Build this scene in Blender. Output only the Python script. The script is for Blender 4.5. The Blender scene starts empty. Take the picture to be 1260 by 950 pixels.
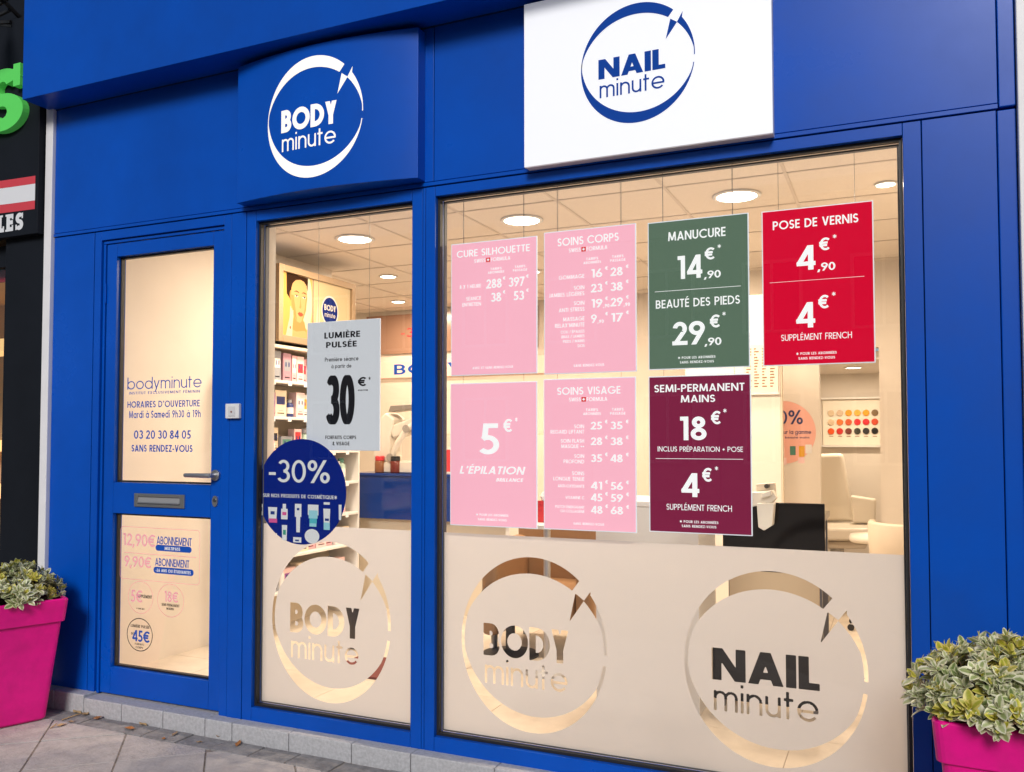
import bpy, bmesh, math, random
import numpy as np
from mathutils import Vector, Matrix, noise as mnoise
R = math.radians
SC = bpy.context.scene
COL = SC.collection
random.seed(11)

# ------------------------------------------------------------------ camera
CAM = Vector((4.0818, -3.2442, 1.396))
F_PX, YAW, PITCH, PCX, PCY = 1074.68, R(-24.44), R(2.183), 612.25, 499.58   # for a 1260 x 950 picture
cd = bpy.data.cameras.new('camera'); cam = bpy.data.objects.new('camera', cd); COL.objects.link(cam)
cd.sensor_width = 36; cd.lens = 36 * F_PX / 1260
cd.shift_x = (630 - PCX) / 1260; cd.shift_y = (PCY - 475) / 1260
cd.clip_start = .05; cd.clip_end = 400
cam.location = CAM; cam.rotation_euler = (R(90) + PITCH, 0, -YAW)
SC.camera = cam
# ------------------------------------------------------------------ sky, sun, exposure
SUN_EL, SUN_AZ = R(30), R(180 - 14)
W = bpy.data.worlds.new('World'); SC.world = W; W.use_nodes = True
nt = W.node_tree; nt.nodes.clear()
sky = nt.nodes.new('ShaderNodeTexSky'); sky.sky_type = 'NISHITA'; sky.sun_disc = False
sky.sun_elevation = SUN_EL; sky.sun_rotation = SUN_AZ; sky.air_density = 1.0; sky.dust_density = 1.2; sky.ozone_density = 1.0
bg = nt.nodes.new('ShaderNodeBackground'); bg.inputs['Strength'].default_value = .065
wo = nt.nodes.new('ShaderNodeOutputWorld')
nt.links.new(sky.outputs[0], bg.inputs[0]); nt.links.new(bg.outputs[0], wo.inputs[0])
sl = bpy.data.lights.new('sun', 'SUN'); sun = bpy.data.objects.new('sun', sl); COL.objects.link(sun)
sl.energy = 2.25; sl.angle = R(18); sl.color = (1.0, .97, .93)
to_sun = Vector((math.sin(SUN_AZ) * math.cos(SUN_EL), math.cos(SUN_AZ) * math.cos(SUN_EL), math.sin(SUN_EL)))
sun.rotation_euler = to_sun.to_track_quat('Z', 'Y').to_euler(); sun.location = (0, -8, 9)
SC.view_settings.view_transform = 'Standard'; SC.view_settings.look = 'None'
SC.view_settings.exposure = 0.08; SC.view_settings.gamma = 1.0
cy = SC.cycles
cy.use_denoising = True; cy.use_adaptive_sampling = True; cy.adaptive_threshold = .02; cy.max_bounces = 7; cy.diffuse_bounces = 3; cy.glossy_bounces = 3
cy.transmission_bounces = 6; cy.transparent_max_bounces = 24
cy.sample_clamp_indirect = 4.0; cy.caustics_reflective = False; cy.caustics_refractive = False

# ------------------------------------------------------------------ pixel -> place
_f = Vector((math.sin(YAW) * math.cos(PITCH), math.cos(YAW) * math.cos(PITCH), math.sin(PITCH)))
_r = Vector((math.cos(YAW), -math.sin(YAW), 0)); _u = _r.cross(_f)
def ray(px, py): return _r * ((px - PCX) / F_PX) - _u * ((py - PCY) / F_PX) + _f
def PY(px, py, y=0.0):            # on a plane parallel to the shopfront
    d = ray(px, py); return CAM + d * ((y - CAM.y) / d.y)
def PX(px, py, x): d = ray(px, py); return CAM + d * ((x - CAM.x) / d.x)
def PZ(px, py, z): d = ray(px, py); return CAM + d * ((z - CAM.z) / d.z)

# ------------------------------------------------------------------ materials
MATS = {}
def mat(name, col=(.8, .8, .8), rough=.5, metal=0., spec=.5, coat=0., var=0., vscale=6., bump=0., bscale=40., emit=None, estr=0.,
        transl=0., col2=None, rvar=0., alpha_noise=None):
    if name in MATS: return MATS[name]
    m = bpy.data.materials.new(name); m.use_nodes = True; t = m.node_tree; N = t.nodes; L = t.links
    b = N['Principled BSDF']; b.inputs['Base Color'].default_value = (*col, 1); b.inputs['Roughness'].default_value = rough
    b.inputs['Metallic'].default_value = metal; b.inputs['Specular IOR Level'].default_value = spec; b.inputs['Coat Weight'].default_value = coat
    tc = N.new('ShaderNodeTexCoord')
    if var or col2 or rvar:
        n = N.new('ShaderNodeTexNoise'); n.inputs['Scale'].default_value = vscale; n.inputs['Detail'].default_value = 6; n.inputs['Roughness'].default_value = .65
        L.new(tc.outputs['Object'], n.inputs['Vector'])
        if var or col2:
            mx = N.new('ShaderNodeMix'); mx.data_type = 'RGBA'
            c2 = col2 or tuple(c * (1 - var) for c in col); c1 = col if col2 else tuple(min(1, c * (1 + var * .6)) for c in col)
            mx.inputs[6].default_value = (*c1, 1); mx.inputs[7].default_value = (*c2, 1)
            rp = N.new('ShaderNodeMapRange'); rp.inputs[1].default_value = .36; rp.inputs[2].default_value = .64
            L.new(n.outputs[0], rp.inputs[0]); L.new(rp.outputs[0], mx.inputs[0]); L.new(mx.outputs[2], b.inputs['Base Color'])
        if rvar:
            mr = N.new('ShaderNodeMapRange'); mr.inputs[3].default_value = rough - rvar; mr.inputs[4].default_value = rough + rvar
            mr.inputs[1].default_value = .3; mr.inputs[2].default_value = .7
            L.new(n.outputs[0], mr.inputs[0]); L.new(mr.outputs[0], b.inputs['Roughness'])
    if bump:
        n2 = N.new('ShaderNodeTexNoise'); n2.inputs['Scale'].default_value = bscale; n2.inputs['Detail'].default_value = 4
        L.new(tc.outputs['Object'], n2.inputs['Vector'])
        bp = N.new('ShaderNodeBump'); bp.inputs['Strength'].default_value = bump; bp.inputs['Distance'].default_value = .01
        L.new(n2.outputs[0], bp.inputs['Height']); L.new(bp.outputs[0], b.inputs['Normal'])
    if emit:
        b.inputs['Emission Color'].default_value = (*emit, 1); b.inputs['Emission Strength'].default_value = estr
    if transl:
        o = N['Material Output']; tr = N.new('ShaderNodeBsdfTranslucent'); tr.inputs[0].default_value = (*col, 1)
        ms = N.new('ShaderNodeMixShader'); ms.inputs[0].default_value = transl
        L.new(b.outputs[0], ms.inputs[1]); L.new(tr.outputs[0], ms.inputs[2]); L.new(ms.outputs[0], o.inputs[0])
    MATS[name] = m; return m
def glass_mat():
    m = bpy.data.materials.new('window_glass'); m.use_nodes = True; t = m.node_tree; t.nodes.clear(); N = t.nodes; L = t.links
    tr = N.new('ShaderNodeBsdfTransparent'); tr.inputs[0].default_value = (.97, .98, .975, 1)
    gl = N.new('ShaderNodeBsdfGlossy'); gl.inputs['Roughness'].default_value = .0
    lw = N.new('ShaderNodeLayerWeight'); lw.inputs[0].default_value = .5
    pw = N.new('ShaderNodeMath'); pw.operation = 'POWER'; pw.inputs[1].default_value = 5
    fr = N.new('ShaderNodeMath'); fr.operation = 'MULTIPLY_ADD'; fr.inputs[1].default_value = .95; fr.inputs[2].default_value = .034
    L.new(lw.outputs['Facing'], pw.inputs[0]); L.new(pw.outputs[0], fr.inputs[0])
    ms = N.new('ShaderNodeMixShader'); o = N.new('ShaderNodeOutputMaterial')
    L.new(fr.outputs[0], ms.inputs[0]); L.new(tr.outputs[0], ms.inputs[1]); L.new(gl.outputs[0], ms.inputs[2]); L.new(ms.outputs[0], o.inputs[0])
    return m
def frost_mat():
    m = bpy.data.materials.new('frosted_film'); m.use_nodes = True; t = m.node_tree; t.nodes.clear(); N = t.nodes; L = t.links
    df = N.new('ShaderNodeBsdfDiffuse'); df.inputs[0].default_value = (.64, .63, .65, 1)
    tl = N.new('ShaderNodeBsdfTranslucent'); tl.inputs[0].default_value = (.60, .60, .64, 1)
    ms = N.new('ShaderNodeMixShader'); ms.inputs[0].default_value = .62; o = N.new('ShaderNodeOutputMaterial')
    L.new(df.outputs[0], ms.inputs[1]); L.new(tl.outputs[0], ms.inputs[2]); L.new(ms.outputs[0], o.inputs[0])
    return m
GLASS = glass_mat(); FROST = frost_mat()
BLUE = mat('blue_paint', (.0003, .076, .475), .31, spec=.24, var=.16, vscale=.8, bump=.02, bscale=5, rvar=.08)
DKBLUE = mat('blue_paint_seam', (.001, .02, .12), .6)
BLACK = mat('black_rubber', (.012, .012, .014), .5)
STONE = mat('plinth_stone', (.44, .44, .46), .75, var=.16, vscale=75, bump=.25, bscale=70)
SLAB = mat('paving_slab', (.49, .45, .44), .85, col2=(.39, .355, .345), vscale=24, bump=.6, bscale=80)
SLAB2 = mat('paving_slab_grey', (.46, .43, .42), .85, col2=(.38, .35, .345), vscale=13, bump=.4, bscale=55)
SETT = mat('dark_paver', (.29, .28, .285), .85, col2=(.19, .18, .185), vscale=18, bump=.5, bscale=60)
MORTAR = mat('joint_sand', (.27, .23, .20), .95, var=.4, vscale=30)
WHITE = mat('white_paint', (.78, .78, .78), .5)
WHITEPOST = mat('white_metal', (.80, .79, .81), .45, var=.06, vscale=3)
STEEL = mat('brushed_steel', (.50, .50, .51), .42, metal=1.0, bump=.05, bscale=200)
STEELD = mat('dark_steel', (.22, .22, .23), .4, metal=1.0)
CREAM = mat('cream_wall', (.80, .72, .62), .7, var=.05, vscale=1.5)
CEIL = mat('ceiling_tile', (.80, .72, .63), .85, var=.04, vscale=90)
GRID = mat('ceiling_grid', (.66, .58, .50), .6)
FLOOR = mat('floor_tile', (.72, .62, .50), .35, var=.10, vscale=7)
GROUT = mat('grout', (.42, .34, .27), .9)
def inkm(name, c, **k): return mat(name, c, .7, spec=.08, **k)

# ------------------------------------------------------------------ objects
def obj(name, verts, faces, m, parent=None, bevel=0, smooth=False, seg=2):
    me = bpy.data.meshes.new(name); me.from_pydata([tuple(v) for v in verts], [], faces); me.update()
    for mm in (m if isinstance(m, (list, tuple)) else [m]): me.materials.append(mm)
    o = bpy.data.objects.new(name, me); COL.objects.link(o)
    if parent: o.parent = parent
    if smooth:
        for pz in me.polygons: pz.use_smooth = True
    if bevel:
        b = o.modifiers.new('bevel', 'BEVEL'); b.width = bevel; b.segments = seg; b.limit_method = 'ANGLE'; b.angle_limit = R(40)
        for pz in me.polygons: pz.use_smooth = True
        b.harden_normals = True
    return o
def tag(o, label=None, cat=None, group=None, kind=None):
    if label: o['label'] = label
    if cat: o['category'] = cat
    if group: o['group'] = group
    if kind: o['kind'] = kind
    return o
def thing(name, label, cat, loc=(0, 0, 0), rz=0, group=None):
    o = bpy.data.objects.new(name, None); COL.objects.link(o); o.location = loc; o.rotation_euler = (0, 0, rz); o.empty_display_size = .1
    return tag(o, label, cat, group)
class MB:
    def __init__(s): s.v = []; s.f = []
    def add(s, v, f):
        n = len(s.v); s.v += [tuple(a) for a in v]; s.f += [tuple(i + n for i in q) for q in f]; return s
    def box(s, x0, y0, z0, x1, y1, z1):
        return s.add([(x0, y0, z0), (x1, y0, z0), (x1, y1, z0), (x0, y1, z0), (x0, y0, z1), (x1, y0, z1), (x1, y1, z1), (x0, y1, z1)],
                     [(0, 3, 2, 1), (4, 5, 6, 7), (0, 1, 5, 4), (1, 2, 6, 5), (2, 3, 7, 6), (3, 0, 4, 7)])
    def prism(s, poly, d):         # poly: list of 3D points (planar), extruded by vector d
        n = len(poly); a = [Vector(q) for q in poly]; b = [q + Vector(d) for q in a]
        return s.add(a + b, [tuple(range(n))[::-1], tuple(range(n, 2 * n))] + [(i, (i + 1) % n, n + (i + 1) % n, n + i) for i in range(n)])
    def tube(s, p0, p1, r0, r1=None, n=12, cap=True):
        r1 = r0 if r1 is None else r1; p0 = Vector(p0); p1 = Vector(p1); d = (p1 - p0).normalized()
        a = d.orthogonal().normalized(); b = d.cross(a); vs = []
        for p, r in ((p0, r0), (p1, r1)):
            for i in range(n):
                t = 2 * math.pi * i / n; vs.append(p + (a * math.cos(t) + b * math.sin(t)) * r)
        fs = [(i, (i + 1) % n, n + (i + 1) % n, n + i) for i in range(n)]
        if cap: fs += [tuple(range(n))[::-1], tuple(range(n, 2 * n))]
        return s.add(vs, fs)
    def path(s, pts, r, n=8):
        pts = [Vector(p) for p in pts]; rings = []
        for i, p in enumerate(pts):
            d = (pts[min(i + 1, len(pts) - 1)] - pts[max(i - 1, 0)]).normalized()
            a = d.cross(Vector((.13, .27, .95))).normalized(); b = d.cross(a)
            rr = r[i] if isinstance(r, (list, tuple)) else r
            rings.append([p + (a * math.cos(2 * math.pi * k / n) + b * math.sin(2 * math.pi * k / n)) * rr for k in range(n)])
        vs = [v for q in rings for v in q]; fs = []
        for i in range(len(pts) - 1):
            for k in range(n): fs.append((i * n + k, i * n + (k + 1) % n, (i + 1) * n + (k + 1) % n, (i + 1) * n + k))
        fs += [tuple(range(n))[::-1], tuple(range((len(pts) - 1) * n, len(pts) * n))]
        return s.add(vs, fs)
    def lathe(s, prof, c=(0, 0, 0), n=24):
        c = Vector(c); vs = []
        for r, z in prof:
            for k in range(n): vs.append(c + Vector((r * math.cos(2 * math.pi * k / n), r * math.sin(2 * math.pi * k / n), z)))
        fs = []
        for i in range(len(prof) - 1):
            for k in range(n): fs.append((i * n + k, i * n + (k + 1) % n, (i + 1) * n + (k + 1) % n, (i + 1) * n + k))
        fs += [tuple(range(n))[::-1], tuple(range((len(prof) - 1) * n, len(prof) * n))]
        return s.add(vs, fs)
    def build(s, name, m, parent=None, **k): return obj(name, s.v, s.f, m, parent, **k)
def box(name, m, parent, x0, y0, z0, x1, y1, z1, **k): return MB().box(x0, y0, z0, x1, y1, z1).build(name, m, parent, **k)
def struct(o): o['kind'] = 'structure'; return o

# ------------------------------------------------------------------ a geometric stroke alphabet
def glyph(ch, w):
    """-> (advance, [stroke]); stroke = list of convex quads; cap height 1"""
    h = w / 2; S = []
    def V(x, a=0., b=1.): S.append([[(x - h, a), (x + h, a), (x + h, b), (x - h, b)]])
    def H(y, a, b): S.append([[(a, y - h), (b, y - h), (b, y + h), (a, y + h)]])
    def D(x0, y0, x1, y1):
        k = h * math.hypot(x1 - x0, y1 - y0) / max(1e-4, abs(y1 - y0))
        q = [(x0 - k, y0), (x0 + k, y0), (x1 + k, y1), (x1 - k, y1)]
        S.append([q if y1 > y0 else q[::-1]])
    def A(cx, cy, rx, ry, a0=0., a1=360.):
        n = max(6, int(abs(a1 - a0) / 11)); st = []
        for i in range(n):
            t0, t1 = R(a0 + (a1 - a0) * i / n), R(a0 + (a1 - a0) * (i + 1) / n)
            f = lambda t, e: (cx + (rx + e) * math.cos(t), cy + (ry + e) * math.sin(t))
            st.append([f(t0, -h), f(t0, h), f(t1, h), f(t1, -h)])
        S.append(st)
    acc = None
    if ch in 'ÉÈÊÀéèêàâ': acc = ch; ch = {'É': 'E', 'È': 'E', 'Ê': 'E', 'À': 'A', 'é': 'e', 'è': 'e', 'ê': 'e', 'à': 'a', 'â': 'a'}[ch]
    X = .70; r = (X - w) / 2; adv = .5
    if ch == ' ': return .30, []
    if ch == 'A':
        k = h * 1.07; D(k, 0, .38, 1); D(.76 - k, 0, .38, 1); H(.27, .14, .62); adv = .76
    elif ch in 'BPR':
        V(h); m_ = .50 if ch == 'B' else .46; ry = (1 - h - m_) / 2; H(1 - h, w * .9, .27); H(m_, w * .9, .27); A(.27, m_ + ry, ry, ry, -90, 90); adv = .27 + ry + h
        if ch == 'B': r2 = (m_ - h) / 2; H(h, w * .9, .29); A(.29, h + r2, r2 * 1.05, r2, -90, 90); adv = .30 + r2 * 1.05 + h
        if ch == 'R': D(.54 - h * .3, 0, .26, .46); adv = .57
    elif ch == 'C': A(.5, .5, .5 - h, .5 - h, 42, 318); adv = .86
    elif ch == 'D': V(h); H(h, w * .9, .24); H(1 - h, w * .9, .24); A(.24, .5, .5 - h, .5 - h, -90, 90); adv = .74
    elif ch == 'E': V(h); H(1 - h, w * .9, .48); H(.51, w * .9, .45); H(h, w * .9, .48); adv = .48
    elif ch == 'F': V(h); H(1 - h, w * .9, .46); H(.50, w * .9, .43); adv = .46
    elif ch == 'G': A(.5, .5, .5 - h, .5 - h, 42, 352); H(.46, .54, .98); adv = .98
    elif ch == 'H': V(h); V(.66 - h); H(.51, w * .9, .66 - w * .9); adv = .66
    elif ch == 'I': V(h); adv = w
    elif ch == 'J': V(.36 - h, .25); A(.2, .2 + h * .3, .16 - h, .2 - h * .7, 180, 360); adv = .36
    elif ch == 'K': V(h); D(.14, .44, .50, 1); D(.20, .52, .56, 0); adv = .6
    elif ch == 'L': V(h); H(h, w * .9, .43); adv = .43
    elif ch == 'M': k = h * 1.02; D(k, 0, .15, 1); D(.15, 1, .46, .06); D(.77, 1, .46, .06); D(.92 - k, 0, .77, 1); adv = .92
    elif ch == 'N': V(h); V(.74 - h); D(h * 1.1, 1, .74 - h * 1.1, 0); adv = .74
    elif ch == 'O': A(.5, .5, .5 - h, .5 - h); adv = 1.0
    elif ch == 'Q': A(.5, .5, .5 - h, .5 - h); D(.55, .38, .95, 0); adv = 1.0
    elif ch == 'S':
        q = (1 - w) / 4; A(.26, 1 - h - q, .26 - h, q, 25, 270); A(.26, h + q, .27 - h, q, -155, 90); adv = .52
    elif ch == 'T': V(.26, 0, 1 - w * .9); H(1 - h, 0, .52); adv = .52
    elif ch == 'U': V(h, .32); V(.64 - h, .32); A(.32, .32, .32 - h, .32 - h, 180, 360); adv = .64
    elif ch == 'V': k = h * 1.06; D(k, 1, .35, 0); D(.70 - k, 1, .35, 0); adv = .70
    elif ch == 'W': k = h * 1.04; D(k, 1, .27, 0); D(.27, 0, .50, 1); D(.50, 1, .73, 0); D(1 - k, 1, .73, 0); adv = 1.
    elif ch == 'X': D(h, 0, .6 - h, 1); D(h, 1, .6 - h, 0); adv = .6
    elif ch == 'Y': V(.31, 0, .45); D(.31, .40, h * 1.15, 1); D(.31, .40, .62 - h * 1.15, 1); adv = .62
    elif ch == 'Z': H(1 - h, 0, .56); H(h, 0, .56); D(h * 1.3, h, .56 - h * 1.3, 1 - h); adv = .56
    elif ch == '0': A(.30, .5, .30 - h, .5 - h); adv = .60
    elif ch == '1': V(.27); H(1 - h, .06, .27); adv = .27 + h + .03
    elif ch == '2': A(.29, .70, .27 - h, .30 - h, -38, 172); D(h * 1.5, h, .29 + (.27 - h) * .79, .70 - (.30 - h) * .62); H(h, 0, .58); adv = .58
    elif ch == '3': q = (1 - w) / 4; A(.26, 1 - h - q, .25 - h, q, -90, 150); A(.26, h + q, .28 - h, q, -155, 90); adv = .54
    elif ch == '4': V(.45); H(.26, .0, .60); D(h * .9, .26, .45 - h * .1, 1); adv = .60
    elif ch == '5': H(1 - h, .12, .50); D(.07 + h, .50, .14 + h * .6, 1); q = .31; A(.23, q, .30 - h, q - h, -140, 128); adv = .54
    elif ch == '6': A(.30, .30, .30 - h, .30 - h); D(.09 + h * .4, .44, .42, 1); adv = .60
    elif ch == '9': A(.30, .70, .30 - h, .30 - h); D(.18, 0, .51 - h * .4, .56); adv = .60
    elif ch == '7': H(1 - h, 0, .54); D(.14, 0, .54 - h * 1.1, 1 - h); adv = .54
    elif ch == '8': A(.28, .755, .235 - h, .245 - h); A(.28, .265, .28 - h, .265 - h); adv = .56
    elif ch == '€': A(.46, .5, .42 - h, .5 - h, 48, 312); H(.60, 0, .60); H(.40, 0, .56); adv = .80
    elif ch == ',': D(.03, -.16, .03 + h * 1.2, w * 1.1); adv = w * 1.4
    elif ch == '.': V(h, 0, w); adv = w
    elif ch == '-': H(.38, 0, .30); adv = .30
    elif ch == '+': H(.45, 0, .46); V(.23, .22, .68); adv = .46
    elif ch == '*':
        for k in range(3):
            t = R(90 + 60 * k); ux, uy = math.cos(t), math.sin(t); e = .09
            S.append([[(.45 - ux * .45 + uy * e, .5 - uy * .5 - ux * e), (.45 + ux * .45 + uy * e, .5 + uy * .5 - ux * e), (.45 + ux * .45 - uy * e, .5 + uy * .5 + ux * e), (.45 - ux * .45 - uy * e, .5 - uy * .5 + ux * e)]])
        adv = .9
    elif ch == '/': D(h, -.05, .38, 1.05); adv = .4
    elif ch == "'": D(.02 + h, .70, .06 + h, 1.0); adv = w + .08
    elif ch == ':': V(h, .05, .05 + w); V(h, .5, .5 + w); adv = w
    elif ch == '%': A(.20, .76, .20 - h, .24 - h); A(.72, .24, .20 - h, .24 - h); D(.20, 0, .72, 1); adv = .92
    elif ch == '&': A(.27, .77, .18 - h * .5, .23 - h); A(.25, .28, .25 - h, .28 - h, 60, 330); D(.12, .78, .60, 0); adv = .64
    elif ch == 'o': A(X / 2, X / 2, r, r); adv = X
    elif ch == 'a': A(X / 2, X / 2, r, r); V(X - h, 0, X); adv = X
    elif ch in 'bp': A(X / 2, X / 2, r, r); V(h, *((0, 1) if ch == 'b' else (-.3, X))); adv = X
    elif ch in 'dq': A(X / 2, X / 2, r, r); V(X - h, *((0, 1) if ch == 'd' else (-.3, X))); adv = X
    elif ch == 'c': A(X / 2, X / 2, r, r, 45, 315); adv = X * .86
    elif ch == 'e': A(X / 2, X / 2, r, r, 0, 322); H(X / 2 - h * .3, w * .8, X - .01); adv = X * .98
    elif ch in 'nh': V(h, 0, X if ch == 'n' else 1); q = .27 - h; A(.27, X - h - q, q, q, 0, 165); V(.54 - h, 0, X - h - q); adv = .54
    elif ch == 'm':
        V(h, 0, X); q = .23 - h * .9
        for k in (0, 1):
            x0 = k * (2 * q); A(h + q + x0, X - h - q, q, q, 0, 165); V(h + 2 * q + x0, 0, X - h - q)
        adv = 4 * q + w
    elif ch == 'u': q = .26 - h; V(h, h + q, X); A(.26, h + q, q, q, 180, 360); V(.52 - h, 0, X); adv = .52
    elif ch == 'i': V(h, 0, X); V(h, .86, .86 + w * 1.1); adv = w
    elif ch == 'l': V(h); adv = w
    elif ch == 'r': V(h, 0, X); q = .22; A(.24, X - h - q, .24 - h, q, 50, 150); adv = .36
    elif ch == 's': q = (X - w) / 4; A(.20, X - h - q, .20 - h, q, 25, 270); A(.20, h + q, .21 - h, q, -155, 90); adv = .41
    elif ch == 't': V(.13, 0, .92); H(X - h, 0, .32); adv = .34
    elif ch in 'vy': D(h, X, .26, 0); D(.52 - h, X, .26 if ch == 'v' else .12, 0 if ch == 'v' else -.3); adv = .52
    elif ch == 'x': D(h, 0, .5 - h, X); D(h, X, .5 - h, 0); adv = .5
    elif ch == 'f': V(.15, 0, .8); A(.30, .8, .15, .2 - h, 70, 180); H(X - h, 0, .34); adv = .36
    elif ch == 'k': V(h); D(.12, .26, .42, X); D(.18, .34, .46, 0); adv = .48
    elif ch == 'g': A(X / 2, X / 2, r, r); V(X - h, -.05, X); A(X / 2, -.05, r, .22, 180, 360); adv = X
    if acc:
        low = acc.islower(); y0 = (.84 if low else 1.10); xm = adv / 2; e = h * .9
        if acc in 'Éé': S.append([[(xm - .08 - e, y0), (xm - .08 + e, y0), (xm + .10 + e, y0 + .17), (xm + .10 - e, y0 + .17)]])
        elif acc in 'ÈÀèà': S.append([[(xm + .08 - e, y0), (xm + .08 + e, y0), (xm - .10 + e, y0 + .17), (xm - .10 - e, y0 + .17)]])
        else:
            S.append([[(xm - .14 - e, y0), (xm - .14 + e, y0), (xm + e, y0 + .16), (xm - e, y0 + .16)]])
            S.append([[(xm + .14 - e, y0), (xm + .14 + e, y0), (xm + e, y0 + .16), (xm - e, y0 + .16)]])
    return adv, S
def text_quads(s, w=.13, track=.11, slant=0.):
    x = 0; out = []
    for ch in s:
        a, st = glyph(ch, w)
        for k, stroke in enumerate(st):
            out.append((k, [[(px + x + slant * py, py) for px, py in q] for q in stroke]))
        x += a + track
    return max(x - track, .01), out
def fit_text(s, x0, x1, y0, y1, w=.13, track=.11, slant=0., align=None, maxsx=None):
    """strokes that fill the box x0..x1 (advance width) by y0..y1 (cap height)"""
    width, st = text_quads(s, w, track, slant); sy = y1 - y0; sx = (x1 - x0) / width; ox = x0
    if maxsx is not None and sx > sy * maxsx:
        sx2 = sy * maxsx; ox = {'r': x1 - width * sx2, 'c': (x0 + x1) / 2 - width * sx2 / 2, None: x0}[align]; sx = sx2
    return [(k, [[(ox + px * sx, y0 + py * sy) for px, py in q] for q in qs]) for k, qs in st]
def ink(name, strokes, place, m, parent, base=.0008):
    """flat lettering: every stroke of a glyph lies a hair above the previous one"""
    vs, fs = [], []
    for k, qs in strokes:
        off = base + k * .00005
        for q in qs:
            n = len(vs); vs += [place(a, b, off) for a, b in q]; fs.append(tuple(range(n, n + len(q))))
    return obj(name, vs, fs, m, parent)
def rect(x0, y0, x1, y1): return [[(x0, y0), (x1, y0), (x1, y1), (x0, y1)]]
def disc_q(cx, cy, rx, ry, n=40):
    return [[(cx, cy)] + [(cx + rx * math.cos(2 * math.pi * t / n), cy + ry * math.sin(2 * math.pi * t / n)) for t in (i, i + 1)] for i in range(n)]
def ring_q(cx, cy, rx, ry, t, n=48, a0=0, a1=360):
    o = []
    for i in range(n):
        p, q = R(a0 + (a1 - a0) * i / n), R(a0 + (a1 - a0) * (i + 1) / n)
        o.append([(cx + (rx - t) * math.cos(p), cy + (ry - t) * math.sin(p)), (cx + rx * math.cos(p), cy + ry * math.sin(p)),
                  (cx + rx * math.cos(q), cy + ry * math.sin(q)), (cx + (rx - t) * math.cos(q), cy + (ry - t) * math.sin(q))])
    return o
def round_rect_q(x0, y0, x1, y1, r, t):
    o = []
    for cx, cy, a in ((x1 - r, y1 - r, 0), (x0 + r, y1 - r, 90), (x0 + r, y0 + r, 180), (x1 - r, y0 + r, 270)): o += ring_q(cx, cy, r, r, t, 8, a, a + 90)
    return o + rect(x0 + r, y0, x1 - r, y0 + t) + rect(x0 + r, y1 - t, x1 - r, y1) + rect(x0, y0 + r, x0 + t, y1 - r) + rect(x1 - t, y0 + r, x1, y1 - r)
def logo_strokes(cx, cz, rx, rz, word, thick=.2, thin=.016):
    """the ring of two crescents, its slash, the bold word and 'minute'"""
    out = []
    P_ = lambda t, rr: (cx + rx * rr * math.cos(t), cz + rz * rr * math.sin(t))
    def cres(a0, a1, f, n=40, e0=0, e1=0):
        st = []
        for i in range(n):
            t0, t1 = R(a0 + (a1 - a0) * i / n), R(a0 + (a1 - a0) * (i + 1) / n)
            st.append([P_(t0, 1 - f(t0)), P_(t0, 1), P_(t1, 1), P_(t1, 1 - f(t1))])
        return st
    th = lambda ph: (lambda t: max(thin, thick * abs(math.sin(t + ph)) ** 1.15))
    U = lambda a, b: (cx + rx * a, cz + rz * b)
    out.append((0, cres(50, 176, th(R(4)))))
    out.append((0, cres(171, 351, th(R(9)))))
    right = cres(-2, 38, th(R(2)))
    out.append((0, right + [[P_(R(38), 1 - thick * .62), P_(R(38), 1), U(.80, .71), U(.705, .555)]]))
    out.append((0, [[U(.59, .625), U(.705, .55), U(.51, .30)]]))
    bw = .235 if word == 'BODY' else .215
    top, base = (.20, -.175) if word == 'BODY' else (.16, -.175)
    out += fit_text(word, cx - .68 * rx, cx + .50 * rx, cz + base * rz, cz + top * rz, bw, .045)
    out += fit_text('minute', cx - .66 * rx, cx + .48 * rx, cz - .495 * rz, cz - .195 * rz, .10, .10)
    return out
def front(Y): return lambda a, b, off: (a, Y - off, b)
# ================================================================== GROUND
GZ = .022
struct(box('pavement', MORTAR, None, -60, -80, -.3, 60, 12, GZ - .006))
pav = bpy.data.objects['pavement']
def clip(poly, nx, ny, c):          # keep nx*x + ny*y <= c
    out = []
    for i, p in enumerate(poly):
        q = poly[(i + 1) % len(poly)]; dp = nx * p[0] + ny * p[1] - c; dq = nx * q[0] + ny * q[1] - c
        if dp <= 0: out.append(p)
        if dp * dq < 0: t = dp / (dp - dq); out.append((p[0] + (q[0] - p[0]) * t, p[1] + (q[1] - p[1]) * t))
    return out
S_, A_ = .365, R(41); ca, sa = math.cos(A_), math.sin(A_)
o0 = Vector((.79, -.195)); rs = random.Random(3)
for i in range(-9, 10):
    for j in range(-9, 10):
        g = .0032; q = [(i * S_ + g, j * S_ + g), ((i + 1) * S_ - g, j * S_ + g), ((i + 1) * S_ - g, (j + 1) * S_ - g), (i * S_ + g, (j + 1) * S_ - g)]
        q = [(o0.x + a * ca - b * sa, o0.y + a * sa + b * ca) for a, b in q]
        q = clip(q, 0, 1, -.197); q = clip(q, 1, 0, 5.2) if q else q; q = clip(q, -1, 0, 1.2) if q else q; q = clip(q, 0, -1, 2.6) if q else q
        if len(q) < 3: continue
        ar = abs(sum(q[k][0] * q[(k + 1) % len(q)][1] - q[(k + 1) % len(q)][0] * q[k][1] for k in range(len(q)))) / 2
        if ar < .002: continue
        dz = rs.uniform(-.0015, .0015)
        MB().prism([(x, y, GZ - .03) for x, y in q], (0, 0, .03 + dz)).build('paving_slab', rs.choice((SLAB, SLAB, SLAB2)), pav, bevel=.003, seg=1)
x = -1.25
while x < 5.2:
    L_ = rs.uniform(.19, .23)
    box('dark_paver', SETT, pav, x + .003, -.192, GZ - .03, x + L_ - .003, -.07, GZ + rs.uniform(-.003, .002), bevel=.003, seg=1); x += L_

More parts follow.
